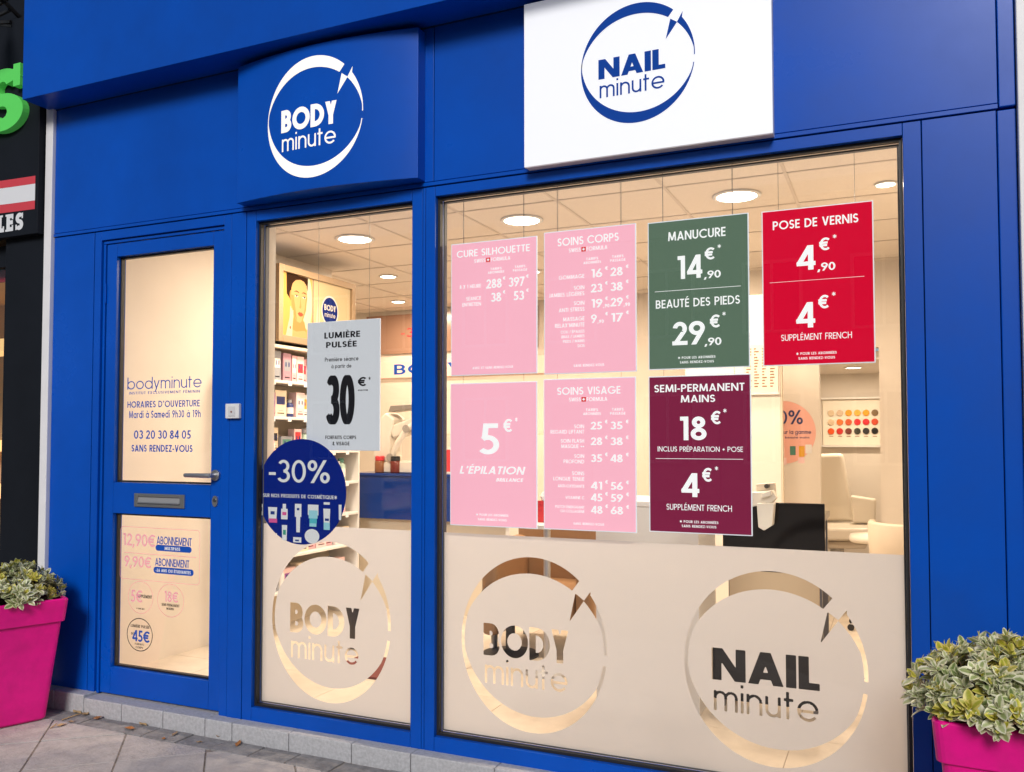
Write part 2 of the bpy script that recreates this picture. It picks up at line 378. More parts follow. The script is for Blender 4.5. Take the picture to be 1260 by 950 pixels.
# ================================================================== SHOPFRONT
shop = thing('shopfront', 'blue painted shopfront with glazed door, two windows and deep fascia', 'shopfront', (0, 0, 0))
XR = 4.457
ZT = 2.473          # top of frames
# upper panelling and fascia
box('upper_panel', BLUE, shop, 0, -.004, ZT + .022, 2.309, .10, 3.60, bevel=.002)
box('upper_panel', BLUE, shop, 2.312, -.004, ZT + .022, 4.405, .10, 3.60, bevel=.002)
box('corner_trim', BLUE, shop, 4.408, -.001, ZT + .008, XR, .10, 3.60, bevel=.004)
box('head_trim', BLUE, shop, 0, -.007, ZT + .004, 4.405, .10, ZT + .019, bevel=.001)
ZS = 3.168
fas = box('fascia', BLUE, shop, -.038, -.178, ZS, XR, -.006, 3.95, bevel=.0025)
box('soffit_joint', DKBLUE, fas, .0, -.0065, ZS - .006, XR, -.0045, ZS + .01)
# wall panels
box('wall_panel', BLUE, shop, 0, 0, .112, .298, .10, ZT, bevel=.002)
box('wall_panel', BLUE, shop, 4.181, 0, .10, 4.400, .10, ZT, bevel=.002)
box('wall_panel', BLUE, shop, 4.403, .004, .10, XR, .10, ZT, bevel=.004)
box('backing', DKBLUE, shop, .001, .02, .101, .365, .095, ZT - .001)
box('backing', DKBLUE, shop, 4.13, .02, .101, XR - .001, .095, ZT + .003)
# posts between the openings
box('post', BLUE, shop, 1.214, -.002, .098, 1.300, .09, ZT, bevel=.0015)
box('post', BLUE, shop, 2.2565, 0, .098, 2.268, .09, ZT, bevel=.0015)
# door frame, stepped
fr = MB().box(.303, 0, .112, .349, .09, ZT).box(.349, 0, ZT - .046, 1.165, .09, ZT).box(1.165, 0, .098, 1.211, .09, ZT).build('door_frame', BLUE, shop, bevel=.002)
MB().box(.353, .012, .105, .368, .085, ZT - .066).box(.353, .012, ZT - .064, 1.161, .085, ZT - .050).box(1.1615, .012, .1, 1.1635, .085, ZT - .066).build('rebate', BLUE, fr, bevel=.001)
MB().box(.3492, .03, .11, .3528, .086, ZT - .05).box(.353, .03, ZT - .0498, 1.16, .086, ZT - .0462).build('shadow_gap', DKBLUE, fr)
# door leaf
DX0, DX1, DZ0, DZ1 = .373, 1.157, .110, 2.405
gx0, gx1, uz0, uz1, lz0, lz1 = .441, 1.085, 1.176, 2.338, .243, 1.020
YD = .018
leaf = MB()
leaf.box(DX0, YD, DZ0, gx0, YD + .06, DZ1).box(gx1, YD, DZ0, DX1, YD + .06, DZ1)
e_ = .0012
leaf.box(gx0 + e_, YD, DZ0, gx1 - e_, YD + .06, lz0).box(gx0 + e_, YD, lz1, gx1 - e_, YD + .06, uz0).box(gx0 + e_, YD, uz1, gx1 - e_, YD + .06, DZ1)
door = leaf.build('door', BLUE, shop, bevel=.0018)
door['label'] = 'blue glazed door with steel lever handle and letter slot'
def frame_ring(name, m, parent, x0, x1, z0, z1, t, y0, y1):
    return MB().box(x0, y0, z0, x0 + t, y1, z1).box(x1 - t, y0, z0, x1, y1, z1).box(x0 + t, y0, z0, x1 - t, y1, z0 + t).box(x0 + t, y0, z1 - t, x1 - t, y1, z1).build(name, m, parent)
for z0, z1 in ((uz0, uz1), (lz0, lz1)):
    frame_ring('gasket', BLACK, door, gx0 + .002, gx1 - .002, z0 + .002, z1 - .002, .008, YD + .024, YD + .046)
    box('pane', GLASS, door, gx0 + .004, YD + .031, z0 + .004, gx1 - .004, YD + .037, z1 - .004)
DKG = mat('spacer_grey', (.10, .10, .11), .5)
# handle, lock, letter slot
hp = PY(263, 585, 0); hx = hp.x; hz = hp.z
hd = MB().tube((hx, YD, hz), (hx, YD - .012, hz), .026, n=24).tube((hx, YD - .012, hz), (hx, YD - .052, hz), .0105, n=16)
hd.path([(hx + .004, YD - .05, hz), (hx - .02, YD - .055, hz), (hx - .06, YD - .056, hz), (hx - .145, YD - .056, hz)], [.012, .0115, .011, .010], 14)
hd.build('handle', STEEL, door, smooth=False, bevel=.001)
lk = PY(262, 617, 0)
l_ = MB().add([(lk.x + .017 * math.cos(t), y, lk.z + .026 * math.sin(t)) for y in (YD, YD - .007) for t in [2 * math.pi * i / 24 for i in range(24)]],
              [tuple(range(24, 48))] + [(i, (i + 1) % 24, 24 + (i + 1) % 24, 24 + i) for i in range(24)]).build('lock', STEEL, door)
MB().tube((lk.x, YD - .0071, lk.z + .004), (lk.x, YD - .0095, lk.z + .004), .009, n=16).build('keyhole', STEELD, door)
a, b = PY(163, 607, 0), PY(224.5, 626, 0)
x0, x1, z0, z1 = a.x, b.x, b.z, a.z
ls = MB().box(x0, YD - .008, z0, x0 + .022, YD, z1).box(x1 - .03, YD - .008, z0, x1, YD, z1).box(x0 + .022, YD - .008, z0, x1 - .03, YD, z0 + .014).box(x0 + .022, YD - .008, z1 - .016, x1 - .03, YD, z1).build('letter_slot', STEEL, door, bevel=.0012)
MB().prism([(x0 + .023, YD - .0015, z1 - .016), (x1 - .031, YD - .0015, z1 - .016), (x1 - .031, YD - .006, z0 + .022), (x0 + .023, YD - .006, z0 + .022)], (0, .0012, 0)).build('flap', mat('flap_steel', (.26, .26, .27), .5), door)
box('flap_lip', STEEL, door, x0 + .024, YD - .012, z0 + .016, x1 - .033, YD - .004, z0 + .023, bevel=.002)
for zz in (.42, 2.15):
    MB().tube((.3705, YD - .006, zz - .05), (.3705, YD - .006, zz + .05), .0055, n=10).build('hinge', BLUE, door)
# shop windows
GY = .045
def shop_window(x0, x1, z0, z1, xl, xr, zb):
    w = MB().box(xl, 0, zb, x0, .085, ZT).box(x1, 0, zb, xr, .085, ZT)
    w.box(x0 + e_, 0, zb, x1 - e_, .085, z0).box(x0 + e_, 0, z1, x1 - e_, .085, ZT)
    f = w.build('window_frame', BLUE, shop, bevel=.0018)
    frame_ring('gasket', BLACK, f, x0 + .001, x1 - .001, z0 + .001, z1 - .001, .011, .022, GY)
    frame_ring('spacer', DKG, f, x0 + .012, x1 - .012, z0 + .012, z1 - .012, .006, GY + .008, GY + .03)
    box('pane', GLASS, f, x0 + .004, GY, z0 + .004, x1 - .004, GY + .006, z1 - .004)
    return f
W1 = (1.357, 2.203, .161, 2.424); W2 = (2.316, 4.122, .159, 2.431)
win1 = shop_window(*W1, 1.3025, 2.2545, .098)
win2 = shop_window(*W2, 2.2700, 4.178, .098)
box('window_reveal', CREAM, shop, 1.305, .0865, .16, 1.366, .135, 2.44)
# plinth blocks (their ends taken from the photograph)
seams = [-.04, .14, .352, .61, .88, 1.14, 1.30, 1.62, 1.95, 2.24, 2.62, 3.0, 3.4, 3.8, 4.2, 4.47]
for i in range(len(seams) - 1):
    s0, s1 = seams[i], seams[i + 1]
    top = .112 if s1 <= .353 else .099
    dep = .03 if (s0 < .35 or s0 > 1.13) else .09
    box('plinth_block', STONE, shop, s0 + .0015, -.064, GZ - .05, s1 - .0015, dep, top, bevel=.006)
# bell push
bp0, bp1 = PY(281, 497, 0), PY(297.5, 515, 0)
bell = box('bell_push', mat('white_plastic', (.74, .74, .75), .4), shop, bp0.x, -.022, bp1.z, bp1.x, -.002, bp0.z, bevel=.004)
cxb, czb = (bp0.x + bp1.x) / 2, (bp0.z + bp1.z) / 2
MB().box(cxb - .02, -.0255, czb - .024, cxb + .02, -.0222, czb + .022).build('button', mat('grey_white_plastic', (.62, .62, .64), .45), bell, bevel=.002)
MB().tube((cxb, -.0258, czb - .004), (cxb, -.0275, czb - .004), .0045, n=12).build('button_light', mat('red_brown_plastic', (.25, .1, .08), .4), bell)

# ------------------------------------------------------------------ frosted film with the logos cut out
def sdf(quads, X, Z):
    d = np.full(X.shape, 1e3)
    for q in quads:
        n = len(q); ar = sum(q[i][0] * q[(i + 1) % n][1] - q[(i + 1) % n][0] * q[i][1] for i in range(n))
        if abs(ar) < 1e-12: continue
        if ar < 0: q = q[::-1]
        xs = [a for a, _ in q]; zs = [b for _, b in q]; mg = .012
        i0, i1 = np.searchsorted(X[0], [min(xs) - mg, max(xs) + mg]); j0, j1 = np.searchsorted(Z[:, 0], [min(zs) - mg, max(zs) + mg])
        if i1 <= i0 or j1 <= j0: continue
        xx = X[j0:j1, i0:i1]; zz = Z[j0:j1, i0:i1]; m = np.full(xx.shape, -1e3)
        for i in range(n):
            (ax, az), (bx, bz) = q[i], q[(i + 1) % n]; l = math.hypot(bx - ax, bz - az)
            if l < 1e-9: continue
            m = np.maximum(m, ((xx - ax) * (bz - az) - (zz - az) * (bx - ax)) / l)
        d[j0:j1, i0:i1] = np.minimum(d[j0:j1, i0:i1], m)
    return d
def cut_sheet(x0, x1, z0, z1, quads, y, step=.003):
    """flat sheet x0..x1, z0..z1 minus the union of the quads (marching squares)"""
    nx, nz = int((x1 - x0) / step) + 1, int((z1 - z0) / step) + 1
    gx = np.linspace(x0, x1, nx + 1); gz = np.linspace(z0, z1, nz + 1); X, Z = np.meshgrid(gx, gz)
    D_ = sdf(quads, X, Z); D_[np.abs(D_) < 1e-6] = 1e-6
    ins = D_ > 0
    vs, fs, vid = [], [], {}
    def vert(x, z):
        k = (round(x, 6), round(z, 6))
        if k not in vid: vid[k] = len(vs); vs.append((x, y, z))
        return vid[k]
    full = ins[:-1, :-1] & ins[1:, :-1] & ins[:-1, 1:] & ins[1:, 1:]
    none = ~(ins[:-1, :-1] | ins[1:, :-1] | ins[:-1, 1:] | ins[1:, 1:])
    for j in range(nz):
        i = 0
        while i < nx:
            if full[j, i]:
                k = i
                while k < nx and full[j, k]: k += 1
                fs.append((vert(gx[i], gz[j]), vert(gx[k], gz[j]), vert(gx[k], gz[j + 1]), vert(gx[i], gz[j + 1]))); i = k; continue
            if not none[j, i]:
                c = [(i, j), (i + 1, j), (i + 1, j + 1), (i, j + 1)]; poly = []
                for k in range(4):
                    (ai, aj), (bi, bj) = c[k], c[(k + 1) % 4]; da, db = D_[aj, ai], D_[bj, bi]
                    if da > 0: poly.append(vert(gx[ai], gz[aj]))
                    if (da > 0) != (db > 0):
                        t = da / (da - db); poly.append(vert(gx[ai] + (gx[bi] - gx[ai]) * t, gz[aj] + (gz[bj] - gz[aj]) * t))
                poly = [q for k, q in enumerate(poly) if q != poly[k - 1]]
                if len(poly) >= 3: fs.append(tuple(poly))
            i += 1
    return vs, fs
FY = GY + .0105
ZF = PY(820, 668.5, FY).z
def film(wn, x0, x1, z0, logos):
    vs, fs = [], []
    def put(a):
        n = len(vs); vs.extend(a[0]); fs.extend([tuple(i + n for i in q) for q in a[1]])
    def plain(a0, a1, b0, b1): put(([(a0, FY, b0), (a1, FY, b0), (a1, FY, b1), (a0, FY, b1)], [(0, 1, 2, 3)]))
    xc = x0
    for cx, cz, rx, rz, word in logos:
        bx0, bx1, bz0, bz1 = cx - rx * 1.03, cx + rx * 1.03, cz - rz * 1.03, cz + rz * 1.03
        plain(xc, bx0, z0, ZF); plain(bx0, bx1, z0, bz0); plain(bx0, bx1, bz1, ZF)
        put(cut_sheet(bx0, bx1, bz0, bz1, [q for _, qs in logo_strokes(cx, cz, rx, rz, word, .19, .045) for q in qs], FY)); xc = bx1
    plain(xc, x1, z0, ZF)
    return obj('frosted_film', vs, fs, FROST, wn)
def ell(l, r, t, b):      # ring extents in the photograph -> centre and radii on the film
    L, R_, T, B = PY(*l, FY), PY(*r, FY), PY(*t, FY), PY(*b, FY)
    return (L.x + R_.x) / 2, (T.z + B.z) / 2, (R_.x - L.x) / 2, (T.z - B.z) / 2
film(win1, W1[0] + .012, W1[1] - .012, W1[2] + .012, [(*ell((335, 760), (481, 755), (412, 667), (412, 866)), 'BODY')])
film(win2, W2[0] + .012, W2[1] - .012, W2[2] + .012, [(*ell((568, 800), (747, 793), (658, 686), (668, 904)), 'BODY'), (*ell((842, 820), (1069, 840), (950, 703), (985, 949)), 'NAIL')])

# ------------------------------------------------------------------ lettering on the door glass
DG = YD + .0305
INKB = inkm('blue_lettering', (.012, .085, .45)); INKP = inkm('pink_lettering', (.90, .42, .48)); INKK = inkm('black_lettering', (.015, .015, .02)); INKW = inkm('white_lettering', (.85, .85, .87))
def pbox(l, r, t, b, Y):
    xs = (PY(l, (t + b) / 2, Y).x, PY(r, (t + b) / 2, Y).x); m_ = (l + r) / 2
    return xs[0], xs[1], PY(m_, b, Y).z, PY(m_, t, Y).z
for s, bx, w, tr in (('bodyminute', (157, 248, 463, 478), .085, .10), ('INSTITUT EXCLUSIVEMENT FÉMININ', (159, 246, 481, 484.3), .16, .22),
                     ("HORAIRES D'OUVERTURE", (157, 246, 493, 501), .16, .12), ('Mardi à Samedi 9h30 à 19h', (159, 247, 505, 514), .16, .13),
                     *[(d_, (165 + 14.7 * i_, 176.2 + 14.7 * i_, 529.5, 540), .16, .10) for i_, d_ in enumerate(('03', '20', '30', '84', '05'))], ('SANS RENDEZ-VOUS', (162, 237, 547.5, 556), .18, .12)):
    ink('opening_hours_lettering', fit_text(s, *pbox(*bx, DG), w, tr), front(DG), INKB, door)
class InkPad(list):                       # every line written on the glass becomes its own piece of lettering
    def __init__(s, name, m, y): s.a = (name, m, y)
    def __iadd__(s, strokes): ink(s.a[0], strokes, front(s.a[2]), s.a[1], door); return s
pk, bl, kk, ww = InkPad('pink_price_lettering', INKP, DG), InkPad('blue_price_lettering', INKB, DG), InkPad('black_price_lettering', INKK, DG), InkPad('white_price_lettering', INKW, DG - .0012)
pk += [(0, round_rect_q(*[pbox(148, 246, 650, 716, DG)[i] for i in (0, 2, 1, 3)], .02, .0022))]
x0, x1, z0, z1 = pbox(153, 242, 682.5, 683.2, DG); pk += [(0, rect(x0, z0, x1, z1))]
pk += fit_text('12,90€', *pbox(151, 192, 657, 672, DG), .15, .06); pk += fit_text('9,90€', *pbox(153, 187, 684.5, 698, DG), .15, .06)
bl += fit_text('ABONNEMENT', *pbox(193, 236, 661, 671, DG), .15, .05); bl += fit_text('ABONNEMENT', *pbox(191, 233, 688, 697.5, DG), .15, .05)
def pill(l, r, t, b):
    x0, x1, z0, z1 = pbox(l, r, t, b, DG); rr = (z1 - z0) / 2
    return [(2, disc_q(x0 + rr, z0 + rr, rr, rr, 20)), (3, disc_q(x1 - rr, z0 + rr, rr, rr, 20)), (4, rect(x0 + rr, z0, x1 - rr, z1))]
bl += pill(191.5, 236, 671.5, 679); bl += pill(189, 238.5, 699, 707)
ww += fit_text('MULTIPASS', *pbox(203, 222, 673.3, 677.2, DG), .2, .1); ww += fit_text('-26 ANS OU ÉTUDIANTES', *pbox(192, 235, 701.2, 705, DG), .2, .12)
for cx_, cy_, rx_, ry_ in ((173, 735, 15.5, 20), (210, 739, 16.5, 20.5)):
    c_ = PY(cx_, cy_, DG); pk += [(0, ring_q(c_.x, c_.z, abs(PY(cx_ + rx_, cy_, DG).x - c_.x), PY(cx_, cy_ - ry_, DG).z - c_.z, .0025))]
pk += fit_text('5€', *pbox(161, 176, 726, 741, DG), .15, .06); kk += fit_text('SUPPLÉMENT', *pbox(169, 187, 732, 736, DG), .2, .1); kk += fit_text('* SANS RDV', *pbox(168, 178, 748, 750, DG), .2, .1)
pk += fit_text('18€', *pbox(202, 220, 728, 741, DG), .15, .06); kk += fit_text('SEMI-PERMANENT', *pbox(199, 221, 743, 746.4, DG), .2, .1); kk += fit_text('MAINS', *pbox(205, 214, 747.6, 750.6, DG), .2, .1)
c_ = PY(172, 781, DG); rx_, rz_ = abs(PY(188, 781, DG).x - c_.x), PY(172, 760.5, DG).z - c_.z
kk += [(0, ring_q(c_.x, c_.z, rx_, rz_, .0042))]
kk += fit_text('LUMIÈRE PULSÉE', *pbox(161, 184, 769, 772.5, DG), .2, .1); kk += fit_text('DÈS', *pbox(161.5, 166, 778, 781, DG), .2, .1)
kk += fit_text('FORFAITS', *pbox(166, 177, 791.5, 794, DG), .2, .1); kk += fit_text('CORPS', *pbox(167, 176, 795.5, 798, DG), .2, .1)
bl += fit_text('45€', *pbox(163, 185, 776, 790, DG), .17, .05)
# ================================================================== SIGNS
def lit(name, c, s): return mat(name, c, .5, emit=c, estr=s)
# bowed blue sign
bs = thing('body_sign', 'bowed blue sign box with white ring and the words BODY minute', 'sign', (1.75, 0, 2.5))
bx0, bx1, bz0, bz1 = 1.297, 2.268, 2.498, 3.145
def bow(x): t = (x - bx0) / (bx1 - bx0); return -.066 - .050 * math.sin(math.pi * t) ** .9
n = 28; prof = [(bx0 + (bx1 - bx0) * i / n) for i in range(n + 1)]
poly = [(x, bow(x), bz0) for x in prof] + [(bx1, -.0045, bz0), (bx0, -.0045, bz0)]
o = MB().prism([(a - 1.75, b, c - 2.5) for a, b, c in poly], (0, 0, bz1 - bz0)).build('sign_box', BLUE, bs, bevel=.002)
LITW = lit('lit_opal', (1.0, .95, .88), .3)
rl, rr_, rt, rb = PY(327, 144, -.115), PY(445, 141, -.115), PY(393, 66, -.125), PY(372, 219, -.125)
st = logo_strokes((rl.x + rr_.x) / 2, (rt.z + rb.z) / 2, (rr_.x - rl.x) / 2, (rt.z - rb.z) / 2, 'BODY', .19)
ink('ring_and_lettering', st, lambda a, b, off: (a - 1.75, bow(a) - off, b - 2.5), LITW, bs, base=.0012)
# white light box
ns = thing('nail_sign', 'white light box sign with blue ring and the words NAIL minute', 'sign', (3.2, 0, 2.5))
nx0, nx1, nz0, nz1 = 2.752, 3.706, 2.480, 3.142
box('sign_face', lit('lit_white_face', (.90, .92, .97), .20), ns, nx0 - 3.2, -.062, nz0 - 2.5, nx1 - 3.2, -.050, nz1 - 2.5, bevel=.002)
box('sign_case', mat('sign_case_grey', (.78, .73, .72), .45), ns, nx0 - 3.1985, -.0498, nz0 - 2.4985, nx1 - 3.2015, -.0072, nz1 - 2.5015)
rl, rr_, rt, rb = PY(715, 96, -.062), PY(855, 49, -.062), PY(797, 1, -.062), PY(769, 153, -.062)
st = logo_strokes((rl.x + rr_.x) / 2, (rt.z + rb.z) / 2, (rr_.x - rl.x) / 2, (rt.z - rb.z) / 2, 'NAIL', .18)
ink('ring_and_lettering', st, lambda a, b, off: (a - 3.2, -.062 - off, b - 2.5), inkm('sign_blue', (.006, .06, .36)), ns)

# ================================================================== POSTERS
PYP = .085
def poster(name, label, corners, colr, cat='poster', Y=PYP, border=.004, emis=.32, group='price posters hung in the big window'):
    (l, t), (r, t2), (l2, b), (r2, b2) = corners
    A, B, C_, D_ = PY(l, t, Y), PY(r, t2, Y), PY(l2, b, Y), PY(r2, b2, Y)
    x0, x1 = (A.x + C_.x) / 2, (B.x + D_.x) / 2; z1, z0 = (A.z + B.z) / 2, (C_.z + D_.z) / 2
    p = thing(name, label, cat, (x0, Y, z0), group=group)
    w, h = x1 - x0, z1 - z0
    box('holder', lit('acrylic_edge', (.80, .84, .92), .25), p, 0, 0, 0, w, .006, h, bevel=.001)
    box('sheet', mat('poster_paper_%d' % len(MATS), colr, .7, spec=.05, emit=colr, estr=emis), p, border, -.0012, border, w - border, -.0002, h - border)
    for xx in (.06, w - .06):
        MB().tube((xx, .003, h - .004), (xx, .003, 2.6 - z0), .0008, n=6).build('cable', STEELD, p)
    return p, w, h
def write(p, w, h, lines, m, name='lettering'):
    for ln in lines:
        st = []; s, u0, u1, v0, v1 = ln[:5]; k = dict(ln[5]) if len(ln) > 5 else {}
        if s == '_': ink('rule', [(0, rect(u0 * w, (1 - v1) * h, u1 * w, (1 - v0) * h))], front(-.0012), m, p, base=.0004); continue
        st += fit_text(s, u0 * w, u1 * w, (1 - v1) * h, (1 - v0) * h, k.get('w', .14), k.get('t', .11), k.get('sl', 0), k.get('al'), k.get('mx'))
        if 'dx' in k: st += [(i + 6 * r_, [[(a + k['dx'] * r_ * w, b) for a, b in q] for q in qs]) for r_ in (1, 2) for i, qs in list(st)]
        ink(name, st, front(-.0012), m, p, base=.0004)
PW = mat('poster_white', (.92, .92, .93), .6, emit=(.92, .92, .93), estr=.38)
PINK = (.98, .47, .59)
B_ = {'w': .19}; T_ = {'w': .17, 't': .16}; R__ = {'w': .15, 'al': 'r', 'mx': 1.0}; N_ = {'w': .16, 't': .05}
def swiss(p, w, h, u, v):
    a = .022 * w * 2.2
    ink('red_square', [(0, rect(u * w - a / 2, (1 - v) * h - a / 2, u * w + a / 2, (1 - v) * h + a / 2))], front(-.0012), mat('red_print', (.75, .02, .02), .6, emit=(.75, .02, .02), estr=.2), p, base=.0004)
    c = a * .3
    ink('white_cross', [(0, rect(u * w - c, (1 - v) * h - c / 3, u * w + c, (1 - v) * h + c / 3)), (1, rect(u * w - c / 3, (1 - v) * h - c, u * w + c / 3, (1 - v) * h + c))], front(-.0012), PW, p, base=.0006)
HEAD = [('SWISS', .28, .41, .13, .158, {'w': .15}), ('FORMULA', .475, .70, .13, .158, {'w': .15})]
def heads(v): return [('TARIFS', .47, .60, v, v + .018, T_), ('ABONNÉES', .44, .63, v + .026, v + .044, T_), ('TARIFS', .75, .87, v, v + .018, T_), ('PASSAGE', .73, .89, v + .026, v + .044, T_)]
def row(v, h_, a, b, ca=None, cb=None, x=.52):
    o = [(a, x, x + .062 * len(a), v, v + h_, N_), (b, .73, .73 + .065 * len(b), v, v + h_, N_)]
    o += [('€', .675, .705, v - .012, v + .012, B_), ('€', .895, .925, v - .012, v + .012, B_)]
    if ca: o.append((',' + ca, x + .062 * len(a) + .01, x + .062 * len(a) + .075, v + h_ - .02, v + h_ + .004, B_))
    if cb: o.append((',' + cb, .73 + .065 * len(b) + .01, .73 + .065 * len(b) + .075, v + h_ - .02, v + h_ + .004, B_))
    return o
def lab(s, v, h_=.028, x0=.05, x1=.45): return (s, x0, x1, v, v + h_, R__)
p, w, h = poster('price_poster', 'pink poster headed CURE SILHOUETTE with four large prices', ((555, 300), (661, 291), (555, 464), (661, 458)), PINK)
write(p, w, h, [('CURE SILHOUETTE', .07, .92, .055, .108, {'w': .15})] + HEAD + heads(.205) +
      [lab('8 X 1 HEURE', .318, .028, .06, .36), ('288', .42, .60, .29, .358, N_), ('€', .615, .645, .277, .302, B_), ('397', .68, .86, .29, .358, N_), ('€', .88, .91, .277, .302, B_),
       lab('SÉANCE', .41, .028, .06, .36), lab('ENTRETIEN', .453, .028, .06, .36), ('38', .475, .595, .393, .46, N_), ('€', .615, .645, .38, .405, B_), ('53', .735, .855, .393, .46, N_), ('€', .88, .91, .38, .405, B_),
       ('AVEC ET SANS RENDEZ-VOUS', .26, .73, .937, .955, T_)], PW); swiss(p, w, h, .443, .144)
p, w, h = poster('price_poster', 'pink poster headed SOINS CORPS listing body treatments and prices', ((669, 284), (783, 277), (670, 460), (783, 458)), PINK)
write(p, w, h, [('SOINS CORPS', .155, .82, .052, .108, {'w': .15})] + HEAD + heads(.205) + [lab('GOMMAGE', .315)] + row(.288, .058, '16', '28') +
      [lab('SOIN', .393), lab('JAMBES LÉGÈRES', .435)] + row(.39, .058, '23', '38') + [lab('SOIN', .50), lab('ANTI STRESS', .543)] + row(.495, .058, '19', '29', '90', '90') +
      [lab('MASSAGE', .608), lab("RELAX'MINUTE", .65)] + row(.60, .058, '9', '17', '90') +
      [lab('COU / ÉPAULES', .70, .02), lab('BRAS / JAMBES', .733, .02), lab('PIEDS / MAINS', .766, .02), lab('DOS', .80, .02), ('SANS RENDEZ-VOUS', .33, .66, .937, .955, T_)], PW); swiss(p, w, h, .443, .144)
p, w, h = poster('price_poster', "pink poster with one big 5 euro price and the word L'ÉPILATION", ((554, 472), (661, 469), (554, 646), (661, 651)), PINK)
write(p, w, h, [('5', .345, .58, .285, .50, {'w': .15}), ('€', .625, .73, .255, .345, {'w': .16}), ('*', .755, .785, .245, .275), ("L'ÉPILATION", .115, .85, .582, .636, {'w': .17, 'sl': .2}),
                ('BRILLANCE', .54, .84, .662, .686, {'w': .18, 'sl': .2}), ('* POUR LES ABONNÉES', .31, .68, .91, .926, T_), ('SANS RENDEZ-VOUS', .33, .66, .942, .958, T_)], PW)
p, w, h = poster('price_poster', 'pink poster headed SOINS VISAGE listing facial treatments and prices', ((669, 467), (783, 463), (669, 652), (783, 655)), PINK)
write(p, w, h, [('SOINS VISAGE', .155, .84, .058, .108, {'w': .15}), ('SWISS', .285, .415, .127, .153, {'w': .15}), ('FORMULA', .48, .70, .127, .153, {'w': .15})] + heads(.20) +
      [lab('SOIN', .305, .025), lab('REGARD LIFTANT', .34, .025)] + row(.288, .05, '25', '35') + [lab('SOIN FLASH', .40, .025), lab('MASQUE ++', .436, .025)] + row(.39, .05, '28', '38') +
      [lab('SOIN', .50, .025), lab('PROFOND', .536, .025)] + row(.50, .05, '35', '48') + [lab('SOINS', .613, .025), lab('LONGUE TENUE', .65, .025), lab('ANTI-OXYDANTE', .70, .02)] + row(.678, .05, '41', '56') +
      [lab('VITAMINE C', .775, .02)] + row(.755, .05, '45', '59') + [lab('PATCH ÉNERGISANT', .838, .018), lab('OU COLLAGÈNE', .866, .018)] + row(.835, .05, '48', '68') + [('SANS RENDEZ-VOUS', .33, .66, .946, .962, T_)], PW); swiss(p, w, h, .447, .14)
def big(s, u0, u1, v0, v1): return (s, u0, u1, v0, v1, {'w': .17, 't': .05})
p, w, h = poster('price_poster', 'green poster headed MANUCURE above BEAUTÉ DES PIEDS', ((797, 273), (922, 263), (798, 456), (922, 451)), (.105, .165, .115))
write(p, w, h, [('MANUCURE', .21, .78, .078, .138, {'w': .16}), big('14', .29, .55, .245, .40), big('€', .575, .68, .205, .285), ('*', .70, .735, .19, .215), big(',90', .57, .73, .358, .408), ('_', .07, .92, .472, .475),
                ('BEAUTÉ DES PIEDS', .08, .91, .532, .588, {'w': .15}), big('29', .245, .57, .685, .84), big('€', .62, .725, .65, .735), ('*', .74, .775, .635, .66), big(',90', .57, .73, .80, .85),
                ('* POUR LES ABONNÉES', .30, .67, .917, .933, T_), ('SANS RENDEZ-VOUS', .32, .655, .947, .963, T_)], PW)
p, w, h = poster('price_poster', 'bright red poster headed POSE DE VERNIS', ((937, 260), (1074, 247), (939, 451), (1078, 446)), (.68, .0015, .03))
write(p, w, h, [('POSE DE VERNIS', .105, .87, .072, .128, {'w': .16}), big('4', .32, .49, .245, .40), big('€', .525, .625, .205, .285), ('*', .645, .68, .19, .215), big(',90', .51, .665, .362, .412), ('_', .07, .915, .465, .467),
                big('4', .31, .48, .605, .765), big('€', .51, .61, .565, .65), ('*', .63, .665, .55, .575), ('SUPPLÉMENT FRENCH', .17, .80, .803, .843, {'w': .12}), ('* POUR LES ABONNÉES', .305, .665, .92, .936, T_), ('SANS RENDEZ-VOUS', .325, .65, .95, .966, T_)], PW)
p, w, h = poster('price_poster', 'burgundy poster headed SEMI-PERMANENT MAINS below the green poster', ((798, 463), (924, 460), (799, 655), (926, 659)), (.205, .016, .055))
write(p, w, h, [('SEMI-PERMANENT', .06, .94, .056, .104, {'w': .16}), ('MAINS', .325, .66, .126, .172, {'w': .16}), big('18', .30, .575, .262, .412), big('€', .62, .72, .228, .312), ('*', .735, .77, .215, .24),
                ('INCLUS PRÉPARATION + POSE', .09, .92, .452, .484, {'w': .13}), ('_', .07, .92, .528, .531), big('4', .325, .50, .62, .77), big('€', .53, .63, .585, .672), ('*', .65, .685, .575, .60),
                ('SUPPLÉMENT FRENCH', .175, .81, .817, .855, {'w': .12}), ('* POUR LES ABONNÉES', .305, .68, .918, .934, T_), ('SANS RENDEZ-VOUS', .325, .66, .946, .962, T_)], PW)
# the white LUMIERE PULSEE sheet, hung in the narrow window
p, w, h = poster('price_poster', 'white poster headed LUMIÈRE PULSÉE with a tall black 30', ((378, 398), (469, 391), (377, 552), (466, 557)), (.82, .84, .91), emis=0, border=.0015, group=None)
write(p, w, h, [('LUMIÈRE', .245, .735, .085, .132, {'w': .2}), ('PULSÉE', .27, .69, .16, .205, {'w': .2}), ('Première séance', .255, .715, .28, .312, {'w': .15}), ('à partir de', .345, .62, .335, .365, {'w': .15}),
                ('30', .275, .625, .42, .80, {'w': .15, 't': .16, 'dx': .022}), ('€', .71, .83, .44, .51, {'w': .18}), ('*', .85, .88, .44, .465), ('*PAR ZONE', .71, .845, .535, .547, B_),
                ('FORFAITS CORPS', .27, .69, .885, .912, {'w': .19}), ('& VISAGE', .37, .60, .932, .96, {'w': .19})], INKK)
